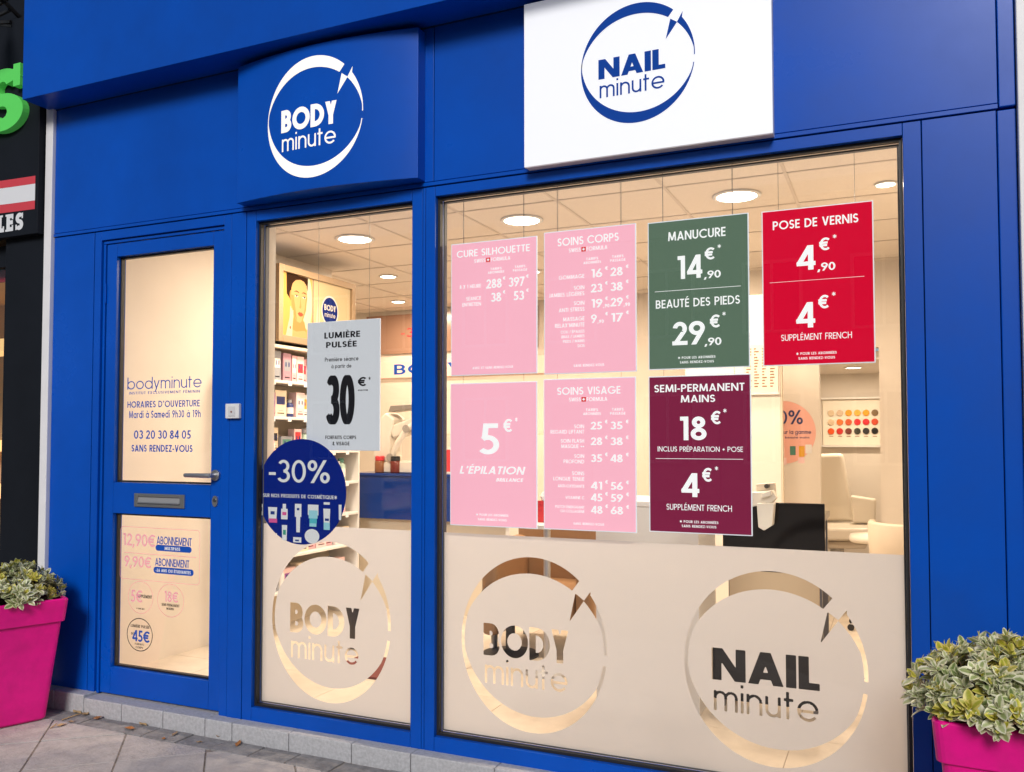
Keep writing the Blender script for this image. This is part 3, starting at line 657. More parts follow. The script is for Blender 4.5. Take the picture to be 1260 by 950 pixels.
# the round -30% sticker, on the inside of the narrow window
SY = GY + .0082
c_ = PY(370.5, 605, SY); rx_ = (PY(425, 605, SY).x - PY(317, 605, SY).x) / 2; rz_ = (PY(370, 540, SY).z - PY(370, 670, SY).z) / 2
sk = thing('discount_sticker', 'round dark blue sticker reading -30% above small cosmetics pictures', 'sticker', (c_.x, SY, c_.z))
n = 64
MB().prism([(rx_ * math.cos(2 * math.pi * i / n), 0, rz_ * math.sin(2 * math.pi * i / n)) for i in range(n)], (0, .0012, 0)).build('disc', mat('sticker_blue', (.004, .020, .24), .7, spec=.05), sk)
def sk_(px, py): q = PY(px, py, SY); return q.x - c_.x, q.z - c_.z
def skb(l, r, t, b): a = sk_(l, (t + b) / 2); d = sk_(r, (t + b) / 2); return a[0], d[0], sk_((l + r) / 2, b)[1], sk_((l + r) / 2, t)[1]
ink('discount_lettering', fit_text('-30%', *skb(331, 406, 566, 594), .125, .07) + fit_text('SUR NOS PRODUITS DE COSMÉTIQUE*', *skb(324, 415, 608.5, 613), .17, .14), front(0), INKW, sk)
cols = {'white': INKW, 'pink': inkm('print_pink', (.78, .12, .35)), 'teal': inkm('print_teal', (.10, .50, .60)), 'aqua': inkm('print_aqua', (.35, .70, .80)), 'navy': inkm('print_navy', (.02, .05, .25)), 'green': inkm('print_green', (.05, .35, .25))}
items = [('white', (330, 341, 624, 640)), ('pink', (331, 341, 638, 643)), ('navy', (333, 338, 629, 633)), ('white', (346, 354, 626, 639)), ('white', (348, 352, 620, 626)), ('pink', (347.5, 352.5, 630, 634)),
         ('white', (363, 371, 620, 636)), ('white', (364.5, 369.5, 636, 655)), ('navy', (365.5, 368.5, 625, 628)), ('white', (379, 392, 621, 634)), ('aqua', (380, 391, 628, 638)), ('teal', (381, 390, 638, 644)), ('aqua', (381, 389.5, 644, 648)),
         ('white', (398, 406.5, 626, 643)), ('navy', (400, 405, 638, 641)), ('white', (398.5, 406, 618, 621)), ('aqua', (398.5, 406, 643, 652)), ('white', (347, 353.5, 646, 665)), ('green', (348.5, 352, 652, 658)),
         ('white', (361, 371, 661, 667.5)), ('navy', (363.5, 368, 664, 666)), ('white', (417, 420.5, 621, 640)), ('white', (340, 341, 656, 659)), ('white', (321, 323.5, 620, 634)), ('navy', (321.3, 323, 624, 629))]
for i, (cn, b4) in enumerate(items):
    x0, x1, z0, z1 = skb(*b4); tp = .84 if (z1 - z0) > .06 else 1.
    m_ = (x0 + x1) / 2; hw = (x1 - x0) / 2
    ink('product_picture', [(0, [[(m_ - hw * tp, z0), (m_ + hw * tp, z0), (m_ + hw, z1), (m_ - hw, z1)]])], front(0), cols[cn], sk, base=.0006 + .00006 * i)
x0, x1, z0, z1 = skb(375, 393, 651, 667)
ink('product_picture', [(0, disc_q((x0 + x1) / 2, z0 + (z1 - z0) * .45, (x1 - x0) / 2, (z1 - z0) * .55))], front(0), cols['white'], sk, base=.0006)

# ================================================================== INTERIOR SHELL
FZ, CZ = .10, 2.70
fl = struct(box('interior_floor', GROUT, None, -1.7, .097, -.02, 4.6, 5.5, FZ - .003))
TS = .45
for i in range(-4, 11):
    for j in range(0, 10):
        x0, y0 = i * TS + .06, .10 + j * TS - .21; y1 = y0 + TS; y0 = max(y0, .10)
        if x0 < -.4 and y1 < 2.3: continue
        q = [(x0 + .002, y0 + .002), (x0 + TS - .002, y0 + .002), (x0 + TS - .002, y1 - .002), (x0 + .002, y1 - .002)]
        MB().add([(x, y, FZ) for x, y in q] + [(x, y, FZ - .003) for x, y in q], [(0, 1, 2, 3), (0, 4, 5, 1), (1, 5, 6, 2), (2, 6, 7, 3), (3, 7, 4, 0)]).build('floor_tile', FLOOR, fl)
struct(box('entrance_wall', CREAM, None, -.02, .10, FZ, .12, 2.36, CZ + .029))
struct(box('left_return_wall', CREAM, None, -1.7, 2.36, FZ, -.02, 2.46, CZ + .029))
struct(box('left_wall', CREAM, None, -1.7, 2.46, FZ, -1.6, 4.4, CZ + .029))
struct(box('back_wall', CREAM, None, -1.7, 4.4, FZ, 2.7, 4.5, CZ + .029))
struct(box('back_return_wall', CREAM, None, 2.6, 3.80, FZ, 2.7, 4.4, CZ + .029))
OX0, OX1 = PY(1009, 540, 3.70).x, PY(1083, 540, 3.70).x
NZ = 1.99
bw = MB().box(2.6, 3.70, FZ, OX0, 3.80, CZ + .029).box(OX1, 3.70, FZ, 4.46, 3.80, CZ + .029).box(OX0, 3.70, NZ + .08, OX1, 3.80, CZ + .029).build('treatment_wall', CREAM); struct(bw)
struct(box('right_wall', CREAM, None, 4.46, .10, FZ, 4.6, 5.4, CZ + .029))
nw = MB().box(2.9, 3.80, FZ, 3.0, 5.4, NZ).box(3.0, 5.3, FZ, 4.46, 5.4, NZ).build('booth_wall', CREAM); struct(nw)
struct(box('booth_ceiling', CEIL, None, 2.9, 3.80, NZ, 4.46, 5.4, NZ + .06))
struct(box('front_lintel', CREAM, None, 0, .10, ZT - .02, 4.46, .16, CZ + .029))
# ceiling: grid of bars with lay-in tiles
ceil = struct(box('ceiling', CREAM, None, -1.7, .10, CZ + .03, 4.6, 4.5, CZ + .08))
CT, cx0_, cy0_ = .6, .612, .002
for i in range(-4, 7):
    for j in range(0, 8):
        x0, y0 = cx0_ + i * CT, cy0_ + j * CT; x1, y1 = min(x0 + CT, 4.46), min(y0 + CT, 4.4); y0 = max(y0, .16)
        if x1 < -1.6 or (x1 < .1 and y1 < 2.4): continue
        box('ceiling_tile', CEIL, ceil, x0 + .006, y0 + .006, CZ + .004, x1 - .006, y1 - .006, CZ + .014)
for i in range(-3, 8):
    x0 = cx0_ + i * CT; y0 = .16 if x0 > .1 else 2.46
    box('ceiling_bar', GRID, ceil, x0 - .008, y0, CZ, x0 + .008, 4.4, CZ + .003)
for j in range(1, 8):
    y0 = cy0_ + j * CT
    for i in range(-4, 7):
        x0, x1 = cx0_ + i * CT + .0085, min(cx0_ + (i + 1) * CT - .0085, 4.45)
        if x1 < -1.5 or (x1 < .1 and y0 < 2.4): continue
        box('ceiling_bar', GRID, ceil, x0, y0 - .008, CZ, x1, y0 + .008, CZ + .003)
# ------------------------------------------------------------------ downlights
WARM = (1.0, .80, .61)
LENS = mat('lamp_lens', (1, .9, .75), .4, emit=(1.0, .86, .66), estr=14.)
def downlight(label, x, y, z, r, power):
    t = thing('downlight', label, 'ceiling light', (x, y, z), group='recessed downlights in the shop ceiling')
    MB().lathe([(r * 1.22, .0), (r * 1.22, -.004), (r * 1.05, -.008), (r * 1.0, -.006), (r * 1.0, .0)], n=32).build('trim_ring', WHITE, t, smooth=True)
    MB().lathe([(r * .99, -.001), (r * .99, -.0045), (r * .5, -.0055)], n=32).build('lens', LENS, t)
    l = bpy.data.lights.new('downlight_light', 'AREA'); l.shape = 'DISK'; l.size = r * 1.9; l.energy = power; l.color = WARM
    lo = bpy.data.objects.new('downlight_light', l); COL.objects.link(lo); lo.parent = t; lo.location = (0, 0, -.012)
DL = 30.
downlight('large round downlight above the white LUMIÈRE PULSÉE poster', .90, 1.51, CZ, .105, DL)
downlight('large round downlight above the CURE SILHOUETTE poster', 2.08, 1.51, CZ, .105, DL)
downlight('large round downlight above the green MANUCURE poster', 3.33, 1.51, CZ, .105, DL)
downlight('small round downlight beside the top corner of the red poster', 4.06, 1.60, CZ, .045, DL * .4)
downlight('small round downlight just behind the lit advert box', .41, 2.72, CZ, .06, DL * .6)
downlight('small round downlight near the back wall beyond the advert box', -.18, 3.86, CZ, .06, DL * .6)
downlight('added unseen downlight over the reception counter', 1.5, 3.0, CZ, .09, DL)  # extra lamp out of view, added to light the rest of the shop
downlight('added unseen downlight over the treatment corner', 2.85, 2.75, CZ, .09, DL * .9)  # second added lamp, hidden from view, brightens the treatment corner
downlight('round downlight in the low ceiling of the pedicure booth', PZ(1050, 452, NZ).x, min(PZ(1050, 452, NZ).y, 5.0), NZ, .06, DL * .5)

# ================================================================== SHELF UNIT WITH ADVERT BOX
SX, SY0, SY1 = .40, 1.18, 2.34
OAK = mat('shelf_cream', (.70, .60, .46), .5); SHW = mat('shelf_white', (.80, .76, .70), .45)
sh = thing('display_shelves', 'cream shelf unit full of cosmetics under the lit advert box', 'shelf unit', (.12, SY0, FZ))
def L3(x, y, z): return (x - .12, y - SY0, z - FZ)
def bx3(name, m, par, x0, y0, z0, x1, y1, z1, **k): return box(name, m, par, *L3(x0, y0, z0), *L3(x1, y1, z1), **k)
bx3('back_panel', OAK, sh, .122, SY0, FZ, .14, SY1, 2.0); bx3('side_panel', SHW, sh, .141, SY0, FZ, SX, SY0 + .018, 2.0); bx3('side_panel', SHW, sh, .141, SY1 - .018, FZ, SX, SY1, 2.0)
SHZ = [1.785, 1.545, 1.315, 1.085, .855, .625, .395]
for z in SHZ: bx3('shelf', SHW, sh, .141, SY0 + .019, z - .018, SX + .005, SY1 - .019, z, bevel=.002)
bx3('top_board', OAK, sh, .122, SY0, 2.0, SX, SY1, 2.02)
# advert light box
ly0, ly1, lz0_, lz1_ = 1.376, 2.276, 2.045, 2.562
lb = thing('advert_box', 'lit advert box with a portrait and a round blue emblem, over the shelves', 'light box', (SX, ly0, lz0_))
FR = mat('champagne_frame', (.36, .25, .15), .4, metal=.3)
box('case', BLACK, lb, -.26, 0, .0, -.03, ly1 - ly0, lz1_ - lz0_)
w_, h_ = ly1 - ly0, lz1_ - lz0_; ft = .045
MB().box(-.0295, 0, 0, 0, ft, h_).box(-.0295, w_ - ft, 0, 0, w_, h_).box(-.0295, ft, 0, 0, w_ - ft, ft).box(-.0295, ft, h_ - ft, 0, w_ - ft, h_).build('frame', FR, lb, bevel=.003)
def E_(n, c, s=1.15): return mat('advert_' + n, tuple(v * .35 for v in c), .6, spec=.05, emit=c, estr=s * .62)
box('backlit_sheet', E_('pale', (1.0, .70, .36), .72), lb, -.029, ft, ft, -.022, w_ - ft, h_ - ft)
def adv(a, b, off): return (-.022 + off, a, b)
def blob(name, pts, m, base): ink(name, [(0, [pts])], adv, m, lb, base=base)
def ovl(cx, cz, rx, rz, rot=0, n=26, a0=0, a1=360):
    o = []
    for i in range(n + (0 if a1 - a0 == 360 else 1)):
        t = R(a0 + (a1 - a0) * i / n); a, b = rx * math.cos(t), rz * math.sin(t); o.append((cx + a * math.cos(rot) - b * math.sin(rot), cz + a * math.sin(rot) + b * math.cos(rot)))
    return o
mid = .395
blob('portrait_ground', [(ft, ft), (mid - .012, ft), (mid - .012, h_ - ft), (ft, h_ - ft)], E_('orange', (1.0, .56, .14), .72), .0006)
blob('portrait_glow', ovl(.33, .30, .055, .19), E_('glow', (1.0, .78, .48), .95), .0009)
SK, SK2, HR = E_('skin', (1.0, .52, .20), .72), E_('skin_shade', (.90, .40, .12), .62), E_('hair', (.05, .018, .008), .5)
blob('portrait_hair', ovl(.225, .385, .088, .105), HR, .0012)
blob('portrait_hair', [(.10, h_ - ft), (.105, .33), (.14, .30), (.17, h_ - ft)], HR, .0014)
blob('portrait_neck', [(.16, ft), (.185, .20), (.30, .16), (.335, ft)], SK2, .0016)
blob('portrait_shoulder', [(.10, ft), (.15, .10), (.21, .085), (.30, .10), (.375, .07), (.38, ft)], SK, .0018)
blob('portrait_face', [(.150, .36), (.155, .27), (.175, .20), (.215, .155), (.25, .148), (.285, .175), (.315, .24), (.328, .33), (.322, .40), (.30, .455), (.255, .478), (.20, .465), (.165, .42)], SK, .0022)
blob('portrait_cheek', [(.152, .33), (.158, .265), (.178, .20), (.215, .16), (.205, .21), (.19, .27), (.175, .33)], SK2, .0025)
blob('portrait_cheek', [(.327, .33), (.314, .24), (.285, .177), (.262, .152), (.285, .20), (.303, .26), (.315, .34)], SK2, .0025)
blob('portrait_hair', [(.149, .37), (.15, h_ - ft - .002), (.335, h_ - ft - .002), (.330, .37), (.318, .415), (.29, .438), (.25, .446), (.20, .436), (.166, .41)][:3] + [(.330, .37), (.318, .415), (.29, .438), (.25, .446), (.20, .436), (.166, .41)], HR, .0027)
blob('portrait_ear', ovl(.147, .325, .012, .034), SK2, .0020)
for cx in (.208, .292):
    blob('portrait_brow', [(cx - .03, .352), (cx - .004, .366), (cx + .026, .358), (cx + .026, .352), (cx - .004, .359)], HR, .0026)
    blob('portrait_eye', ovl(cx, .328, .017, .007), E_('white', (1, .85, .7), .9), .0026); blob('portrait_iris', ovl(cx + .002, .329, .0065, .007), HR, .0028)
    blob('portrait_lid', ovl(cx, .332, .018, .004, a0=0, a1=180), HR, .0030)
blob('portrait_nose', [(.252, .330), (.262, .26), (.258, .247), (.240, .250), (.246, .27)], SK2, .0026)
blob('portrait_lips', [(.222, .212), (.245, .224), (.256, .219), (.267, .222), (.287, .208), (.270, .196), (.252, .192), (.235, .197)], E_('lips', (.60, .12, .06), .7), .0026)
blob('portrait_hand', [(.095, ft), (.125, .14), (.145, .20), (.165, .215), (.175, .185), (.168, .12), (.165, ft)], E_('hand', (1., .72, .45), .9), .0024)
for k in range(3): blob('portrait_finger', [(.135 + .012 * k, .17), (.140 + .012 * k, .25 - .012 * k), (.150 + .012 * k, .25 - .012 * k), (.150 + .012 * k, .17)], E_('hand', (1., .72, .45)), .0027 + .0002 * k)
blob('portrait_nail', ovl(.143, .105, .007, .01), E_('lips', (.62, .07, .04)), .0032)
box('divider', FR, lb, -.0219, mid - .004, ft, -.016, mid + .004, h_ - ft)
ec, ez, er, eh = .60, .275, .105, .112
ink('emblem_ring', [(0, disc_q(ec, ez, er, eh))], adv, E_('white', (1, .85, .7), .9), lb, base=.0006)
ink('emblem_disc', [(0, disc_q(ec, ez, er * .88, eh * .88))], adv, E_('navy', (.012, .03, .20), .8), lb, base=.0009)
ink('emblem_lettering', fit_text('BODY', ec - .07, ec + .07, ez + .002, ez + .045, .2, .07) + fit_text('minute', ec - .065, ec + .065, ez - .045, ez - .01, .12, .1), adv, E_('white', (1, .85, .7), .9), lb, base=.0012)
blob('emblem_flask', [(ec - .17, .17), (ec - .15, .30), (ec - .145, .37), (ec - .135, .37), (ec - .13, .30), (ec - .12, .17)], E_('glow', (1.0, .78, .48), .95), .0008)
# ------------------------------------------------------------------ products
PC = {'white': (.82, .78, .74), 'pink': (.85, .42, .45), 'grey': (.30, .31, .34), 'mauve': (.45, .24, .30), 'amber': (.75, .38, .03), 'green': (.08, .24, .18), 'navy': (.02, .035, .16),
      'cream': (.80, .66, .48), 'red': (.65, .04, .05), 'violet': (.35, .10, .35), 'black': (.02, .02, .02), 'rose': (.90, .62, .60), 'mint': (.45, .60, .50)}
def pm(c): return mat('pack_' + c, PC[c], .4)
def carton(label, x, y, z, dx, dy, dz, c, c2):     # shown side faces +x
    t = thing('product_carton', label, 'carton', (x, y, z), group='cosmetics on the shelf unit')
    box('carton_body', pm(c), t, 0, 0, 0, dx, dy, dz, bevel=.0015)
    box('print', pm(c2), t, dx + .0002, dy * .12, dz * random.uniform(.35, .5), dx + .0008, dy * .85, dz * random.uniform(.72, .88))
    box('print', INKK, t, dx + .0002, dy * .2, dz * .12, dx + .0008, dy * .8, dz * .16); box('print', pm('grey'), t, dx + .0002, dy * .3, dz * .22, dx + .0008, dy * .7, dz * .25)
    for yy in (.25, .62): box('print', pm('navy'), t, dx + .0009, dy * yy, dz * .52, dx + .0014, dy * (yy + .14), dz * .68)
def bottle(label, x, y, z, r, hh, c, c2):
    t = thing('product_bottle', label, 'bottle', (x, y, z), group='cosmetics on the shelf unit')
    MB().lathe([(r * .92, 0), (r, .006), (r, hh * .68), (r * .85, hh * .75), (r * .45, hh * .79), (r * .45, hh * .82)], n=18).build('bottle_body', pm(c), t, smooth=True)
    MB().lathe([(r * .62, hh * .82), (r * .62, hh * .985), (r * .5, hh)], n=18).build('cap', pm(c2), t)
    MB().lathe([(r * 1.01, hh * .2), (r * 1.01, hh * .55)], n=18).build('bottle_label', pm('white'), t)
ORD = ['first', 'second', 'third', 'fourth', 'fifth', 'sixth', 'seventh', 'eighth', 'ninth', 'tenth', 'eleventh', 'twelfth', 'thirteenth', 'fourteenth']
SHN = ['top', 'second', 'third', 'fourth', 'fifth', 'sixth', 'bottom']
plan = {0: [('b', 'green', 'grey', .028, .15), ('b', 'amber', 'grey', .026, .16), ('b', 'amber', 'black', .024, .14), ('c', 'grey', 'white', .075, .20), ('c', 'mauve', 'grey', .085, .19), ('c', 'pink', 'white', .05, .18), ('c', 'rose', 'red', .075, .18), ('c', 'pink', 'red', .06, .17), ('c', 'white', 'rose', .07, .18), ('b', 'mint', 'white', .03, .17), ('c', 'cream', 'green', .08, .17), ('b', 'rose', 'white', .03, .16), ('c', 'violet', 'white', .06, .18)],
        1: [('c', 'white', 'rose', .15, .175), ('c', 'mauve', 'violet', .05, .16), ('c', 'cream', 'navy', .12, .18), ('b', 'navy', 'grey', .028, .12), ('c', 'rose', 'white', .09, .17), ('c', 'white', 'amber', .10, .16), ('b', 'amber', 'white', .03, .15), ('c', 'cream', 'pink', .11, .17), ('b', 'navy', 'white', .03, .16), ('c', 'white', 'navy', .09, .16)],
        2: [('c', 'navy', 'rose', .13, .15), ('b', 'pink', 'white', .03, .10), ('c', 'cream', 'black', .06, .16), ('c', 'grey', 'green', .12, .10), ('c', 'rose', 'red', .08, .15), ('b', 'mint', 'grey', .03, .15), ('c', 'white', 'pink', .10, .16), ('c', 'pink', 'white', .08, .15), ('c', 'white', 'red', .10, .16)],
        3: [('c', 'pink', 'white', .10, .15), ('b', 'white', 'navy', .03, .15), ('c', 'white', 'red', .09, .15), ('b', 'mint', 'green', .035, .17), ('c', 'rose', 'pink', .10, .15), ('c', 'white', 'navy', .09, .17), ('c', 'rose', 'white', .10, .16), ('b', 'mint', 'white', .03, .17), ('c', 'white', 'green', .09, .17)],
        4: [('c', 'white', 'pink', .09, .15), ('b', 'violet', 'white', .03, .16), ('c', 'rose', 'white', .10, .14), ('b', 'pink', 'white', .03, .15), ('c', 'white', 'navy', .10, .15), ('b', 'mint', 'white', .035, .18), ('c', 'pink', 'red', .10, .15), ('b', 'mint', 'grey', .035, .18), ('c', 'rose', 'white', .11, .15)],
        5: [('c', 'white', 'rose', .08, .14), ('b', 'violet', 'pink', .028, .15), ('c', 'white', 'red', .10, .12), ('c', 'cream', 'black', .09, .12), ('b', 'white', 'amber', .03, .13), ('c', 'cream', 'red', .12, .13), ('c', 'pink', 'rose', .10, .15), ('c', 'rose', 'black', .12, .15), ('c', 'pink', 'white', .09, .14)],
        6: [('c', 'white', 'mauve', .12, .15), ('c', 'grey', 'white', .10, .14), ('b', 'white', 'navy', .035, .15), ('c', 'rose', 'violet', .14, .13), ('c', 'cream', 'pink', .12, .15), ('b', 'mint', 'white', .035, .15), ('c', 'white', 'red', .12, .14)]}
for k, row_ in plan.items():
    y = SY0 + .03
    for i, (kd, c1, c2, sz, hh) in enumerate(row_ + row_[2:] + row_[1:]):
        if i >= len(ORD): break
        lbl = f'{c1} cosmetics {"carton with " + c2 + " print" if kd == "c" else "bottle with " + c2 + " cap"}, {ORD[i]} from the window on the {SHN[k]} shelf'
        if kd == 'c':
            if y + sz > SY1 - .025: break
            carton(lbl, random.uniform(.27, .30), y, SHZ[k] + .0005, random.uniform(.05, .075), sz, hh, c1, c2); y += sz + random.uniform(.004, .014)
        else:
            if y + 2 * sz > SY1 - .025: break
            bottle(lbl, .335, y + sz, SHZ[k] + .0005, sz, hh, c1, c2); y += 2 * sz + random.uniform(.004, .012)
# price tickets clipped under the shelf edges
for k in range(5):
    for i in range(6):
        box('price_ticket', WHITE, sh, *L3(SX + .0055, SY0 + .12 + i * .17, SHZ[k] - .032), *L3(SX + .0068, SY0 + .16 + i * .17, SHZ[k] - .002))

# ================================================================== RECEPTION COUNTER
CYF = 2.50
c0 = PY(434, 585, CYF)
ctr = thing('reception_counter', 'reception counter with glossy dark blue front panel above a cream base', 'counter', (c0.x, CYF, FZ))
GB = mat('glossy_blue', (.003, .035, .21), .15, spec=.6)
zt, zb = c0.z - FZ, PY(436, 637, CYF).z - FZ; cl = 1.32
box('front_panel', GB, ctr, 0, 0, zb, cl, .03, zt, bevel=.003); box('counter_top', GB, ctr, -.012, -.012, zt + .001, cl + .012, .50, zt + .022, bevel=.003)
box('end_panel', SHW, ctr, 0, .031, 0, .03, .48, zt); box('end_panel', SHW, ctr, cl - .03, .031, 0, cl, .48, zt); box('base_panel', OAK, ctr, .035, .05, 0, cl - .035, .08, zt)
CT_ = FZ + zt + .0225
# white treatment machine on the counter
WP = mat('machine_cream', (.78, .72, .62), .35)
mc = thing('treatment_machine', 'white salon treatment machine with folding arm on the blue counter', 'machine', (.50, CYF + .16, CT_))
def mprof(pts, y0, y1): return MB().prism([(a, y0, b) for a, b in pts], (0, y1 - y0, 0))
mprof([(-.06, 0), (.42, 0), (.44, .05), (.40, .09), (.02, .09), (-.08, .06)], -.12, .16).build('base', WP, mc, bevel=.012)
mprof([(-.13, .10), (-.06, .05), (.03, .10), (.02, .28), (.06, .42), (-.02, .47), (-.10, .40), (-.14, .25)], -.09, .10).build('column', WP, mc, bevel=.02)
mprof([(.0, .36), (.20, .43), (.40, .40), (.44, .30), (.34, .24), (.16, .30), (.03, .26)], -.07, .08).build('head', WP, mc, bevel=.02)
MB().path([(.05, -.10, .12), (.10, -.11, .22), (.19, -.11, .34), (.24, -.10, .37)], .024, 10).build('folding_arm', WP, mc)
for a_, b_ in ((.05, .12), (.19, .34)): MB().tube((a_, -.135, b_), (a_, -.09, b_), .03, n=16).build('arm_joint', mat('machine_grey', (.35, .32, .28), .4), mc)
mprof([(.0, .47), (.30, .50), (.32, .53), (.02, .52)], -.08, .06).build('top_tray', mat('machine_taupe', (.25, .22, .19), .4), mc, bevel=.004)  # tray in a dark grey-brown
for i, (dx, dark) in enumerate(((-.17, 'amber'), (-.03, 'red'))):
    t = thing('glass_jar', f'small dark {"brown" if i == 0 else "red"} glass jar on the blue counter beside the machine', 'jar', (.62 + dx, CYF + .045, CT_))
    MB().lathe([(.036, 0), (.04, .008), (.04, .085), (.033, .095)], n=20).build('jar_body', mat('jar_%d' % i, (.16, .03, .02) if i else (.25, .10, .04), .15), t, smooth=True)
    MB().lathe([(.037, .0955), (.037, .125), (.030, .13)], n=20).build('lid', pm('black') if i else pm('red'), t)
t = thing('leaflet_stand', 'cream leaflet stand with red leaflet on the blue counter', 'leaflet stand', (.95, CYF + .10, CT_))
mprof([(0, 0), (.14, 0), (.14, .012), (.0, .012)], 0, .09).build('foot', WP, t); MB().prism([(0, .03, .0125), (.14, .03, .0125), (.14, .075, .20), (0, .075, .20)], (0, .004, 0)).build('back', WP, t)
MB().prism([(.02, .026, .014), (.12, .026, .014), (.12, .068, .18), (.02, .068, .18)], (0, .003, 0)).build('leaflet', pm('red'), t)

# wall sign on the back wall
bz = PY(468, 446, 4.395).z, PY(468, 466, 4.395).z
xs0 = PY(452, 455, 4.395).x
ws = thing('wall_sign', 'long glowing pink sign board lettered BODY on the back wall', 'sign', (xs0, 4.395, bz[1]))
hh = bz[0] - bz[1]
box('sign_board', mat('sign_pink', (.95, .62, .50), .5, emit=(1., .55, .40), estr=.35), ws, 0, -.03, 0, 2.6, 0, hh, bevel=.004)
xl = PY(484.5, 455, 4.36).x - xs0
ink('lettering', fit_text('BODY', xl, xl + .75, hh * .2, hh * .82, .16, .1), lambda a, b, off: (a, -.03 - off, b), INKB, ws)
gb = thing('glass_poster', 'brownish glass panel with faded red -30 lettering above the pink sign', 'panel', (xs0, 4.395, bz[0] + .08))
box('panel', mat('panel_brown', (.38, .22, .15), .25), gb, 0, -.02, 0, 1.9, 0, 2.66 - bz[0] - .08)
zl = PY(495, 415, 4.37).z - bz[0] - .08; zu = PY(495, 404, 4.37).z - bz[0] - .08
ink('lettering', fit_text('-30%', PY(493, 410, 4.37).x - xs0, PY(493, 410, 4.37).x - xs0 + .42, zl, zu, .12, .1), lambda a, b, off: (a, -.02 - off, b), pm('red'), gb)
cb = thing('back_cabinet', 'tall cream cabinet against the back wall behind the counter', 'cabinet', (-1.0, 4.0, FZ))
box('carcass', OAK, cb, 0, 0, 0, 2.4, .38, 1.35, bevel=.004)
for i in range(4): box('cabinet_door', CREAM, cb, .01 + i * .6, -.02, .02, .59 + i * .6, -.001, 1.33, bevel=.003)

# ================================================================== TREATMENT CORNER
ptn = thing('partition_panel', 'tall cream partition with a price list, in front of the round pink sticker', 'partition', (2.72, 3.0, FZ))
pxr = PY(961, 540, 3.0).x - 2.72
box('panel', mat('partition_white', (.80, .74, .66), .5), ptn, 0, 0, 0, pxr, .05, 2.3, bevel=.003)
box('edge_strip', OAK, ptn, pxr + .0005, -.002, 0, pxr + .012, .052, 2.3)
a, b = PY(915, 425, 2.998), PY(958, 483, 2.998)
plb = thing('price_list', 'cream price list board with tiny brown print on the partition', 'board', (a.x, 2.995, b.z))
w, h = b.x - a.x, a.z - b.z
box('board', mat('board_cream', (.80, .70, .58), .5), plb, 0, -.012, 0, w, 0, h, bevel=.002); box('bottom_rail', SHW, plb, -.01, -.02, -.014, w + .01, 0, -.0005, bevel=.002)
BR = inkm('print_brown', (.30, .16, .09)); st = []
for i in range(4):
    for j in range(14):
        st += [(0, rect(w * (.08 + .23 * i), h * (.12 + .06 * j), w * (.08 + .23 * i) + w * random.uniform(.05, .16), h * (.12 + .06 * j) + h * .025))]
ink('price_print', st, front(-.012), BR, plb)['kind'] = 'stuff'
c_ = PY(963, 532, 3.70); rr = PY(1004, 532, 3.70).x - c_.x
ps = thing('round_wall_sticker', 'round pink sticker with navy 0% lettering half hidden by the partition', 'sticker', (c_.x, 3.698, c_.z))
MB().prism([(rr * math.cos(2 * math.pi * i / 48), 0, rr * math.sin(2 * math.pi * i / 48)) for i in range(48)], (0, .0015, 0)).build('disc', mat('sticker_pink', (.88, .45, .36), .5), ps)
def q3(l, r, t, b): A, B = PY(l, t, 3.698), PY(r, b, 3.698); return A.x - c_.x, B.x - c_.x, B.z - c_.z, A.z - c_.z
ink('lettering', fit_text('0%', *q3(957, 988, 505, 522), .13, .08) + fit_text('sur la gamme', *q3(962, 998, 529, 534), .14, .12) + fit_text('beauté mains', *q3(966, 996, 537, 539.5), .16, .12), front(0), mat('print_navy2', (.03, .04, .15), .5), ps)
for cn, b4 in (('green', (972, 979, 549, 560)), ('amber', (983, 990, 549, 562)), ('white', (991, 999, 547, 558)), ('white', (961, 965, 548, 561)), ('rose', (982, 990, 563, 570)), ('rose', (962, 968, 563, 572))):
    x0, x1, z0, z1 = q3(*b4); ink('product_picture', [(0, rect(x0, z0, x1, z1))], front(0), pm(cn), ps)
# nail desks
wd0, wd1 = PY(733, 660, .92), Vector((PY(881, 660, 1.36).x, 0, 0)); wtop = PY(790, 617, .92).z
wdk = thing('white_desk', 'white panelled reception desk behind the frosted film and pink posters', 'desk', (wd0.x, .92, FZ))
wl = wd1.x - wd0.x; wh = wtop - FZ
DW = mat('desk_white', (.80, .77, .73), .4)
box('front_panel', DW, wdk, 0, 0, 0, wl, .025, wh - .026, bevel=.003); box('side_panel', DW, wdk, wl - .025, .026, 0, wl, .42, wh - .026, bevel=.003); box('side_panel', DW, wdk, 0, .026, 0, .025, .42, wh - .026, bevel=.003)
box('desk_top', DW, wdk, -.01, -.01, wh - .025, wl + .01, .44, wh, bevel=.004)
bk0, bk1 = PY(889, 640, 1.2), PY(1015, 640, 1.2); btop = PY(980, 619, 1.2).z
bdk = thing('black_desk', 'glossy black manicure table with tall front panel beside the white desk', 'desk', (bk0.x, 1.2, FZ))
GK = mat('gloss_black', (.008, .006, .005), .10, spec=.35); blen = bk1.x - bk0.x; bh = btop - FZ
bpz = PY(950, 704, 1.2).z - FZ
box('front_panel', GK, bdk, 0, 0, bpz, blen, .03, bh - .001, bevel=.004); box('modesty_panel', mat('desk_oak', (.52, .38, .24), .45), bdk, .03, .006, .30, blen - .03, .026, bpz - .001); box('table_top', GK, bdk, .01, .031, bh - .10, blen - .01, .5, bh - .07, bevel=.003)
for xx in (.02, blen - .06):
    box('leg', STEELD, bdk, xx, .04, 0, xx + .04, .08, bh - .101); box('leg', STEELD, bdk, xx, .44, 0, xx + .04, .48, bh - .101)
ba, bb = PY(876, 776, 1.12), PY(1016, 776, 1.12)
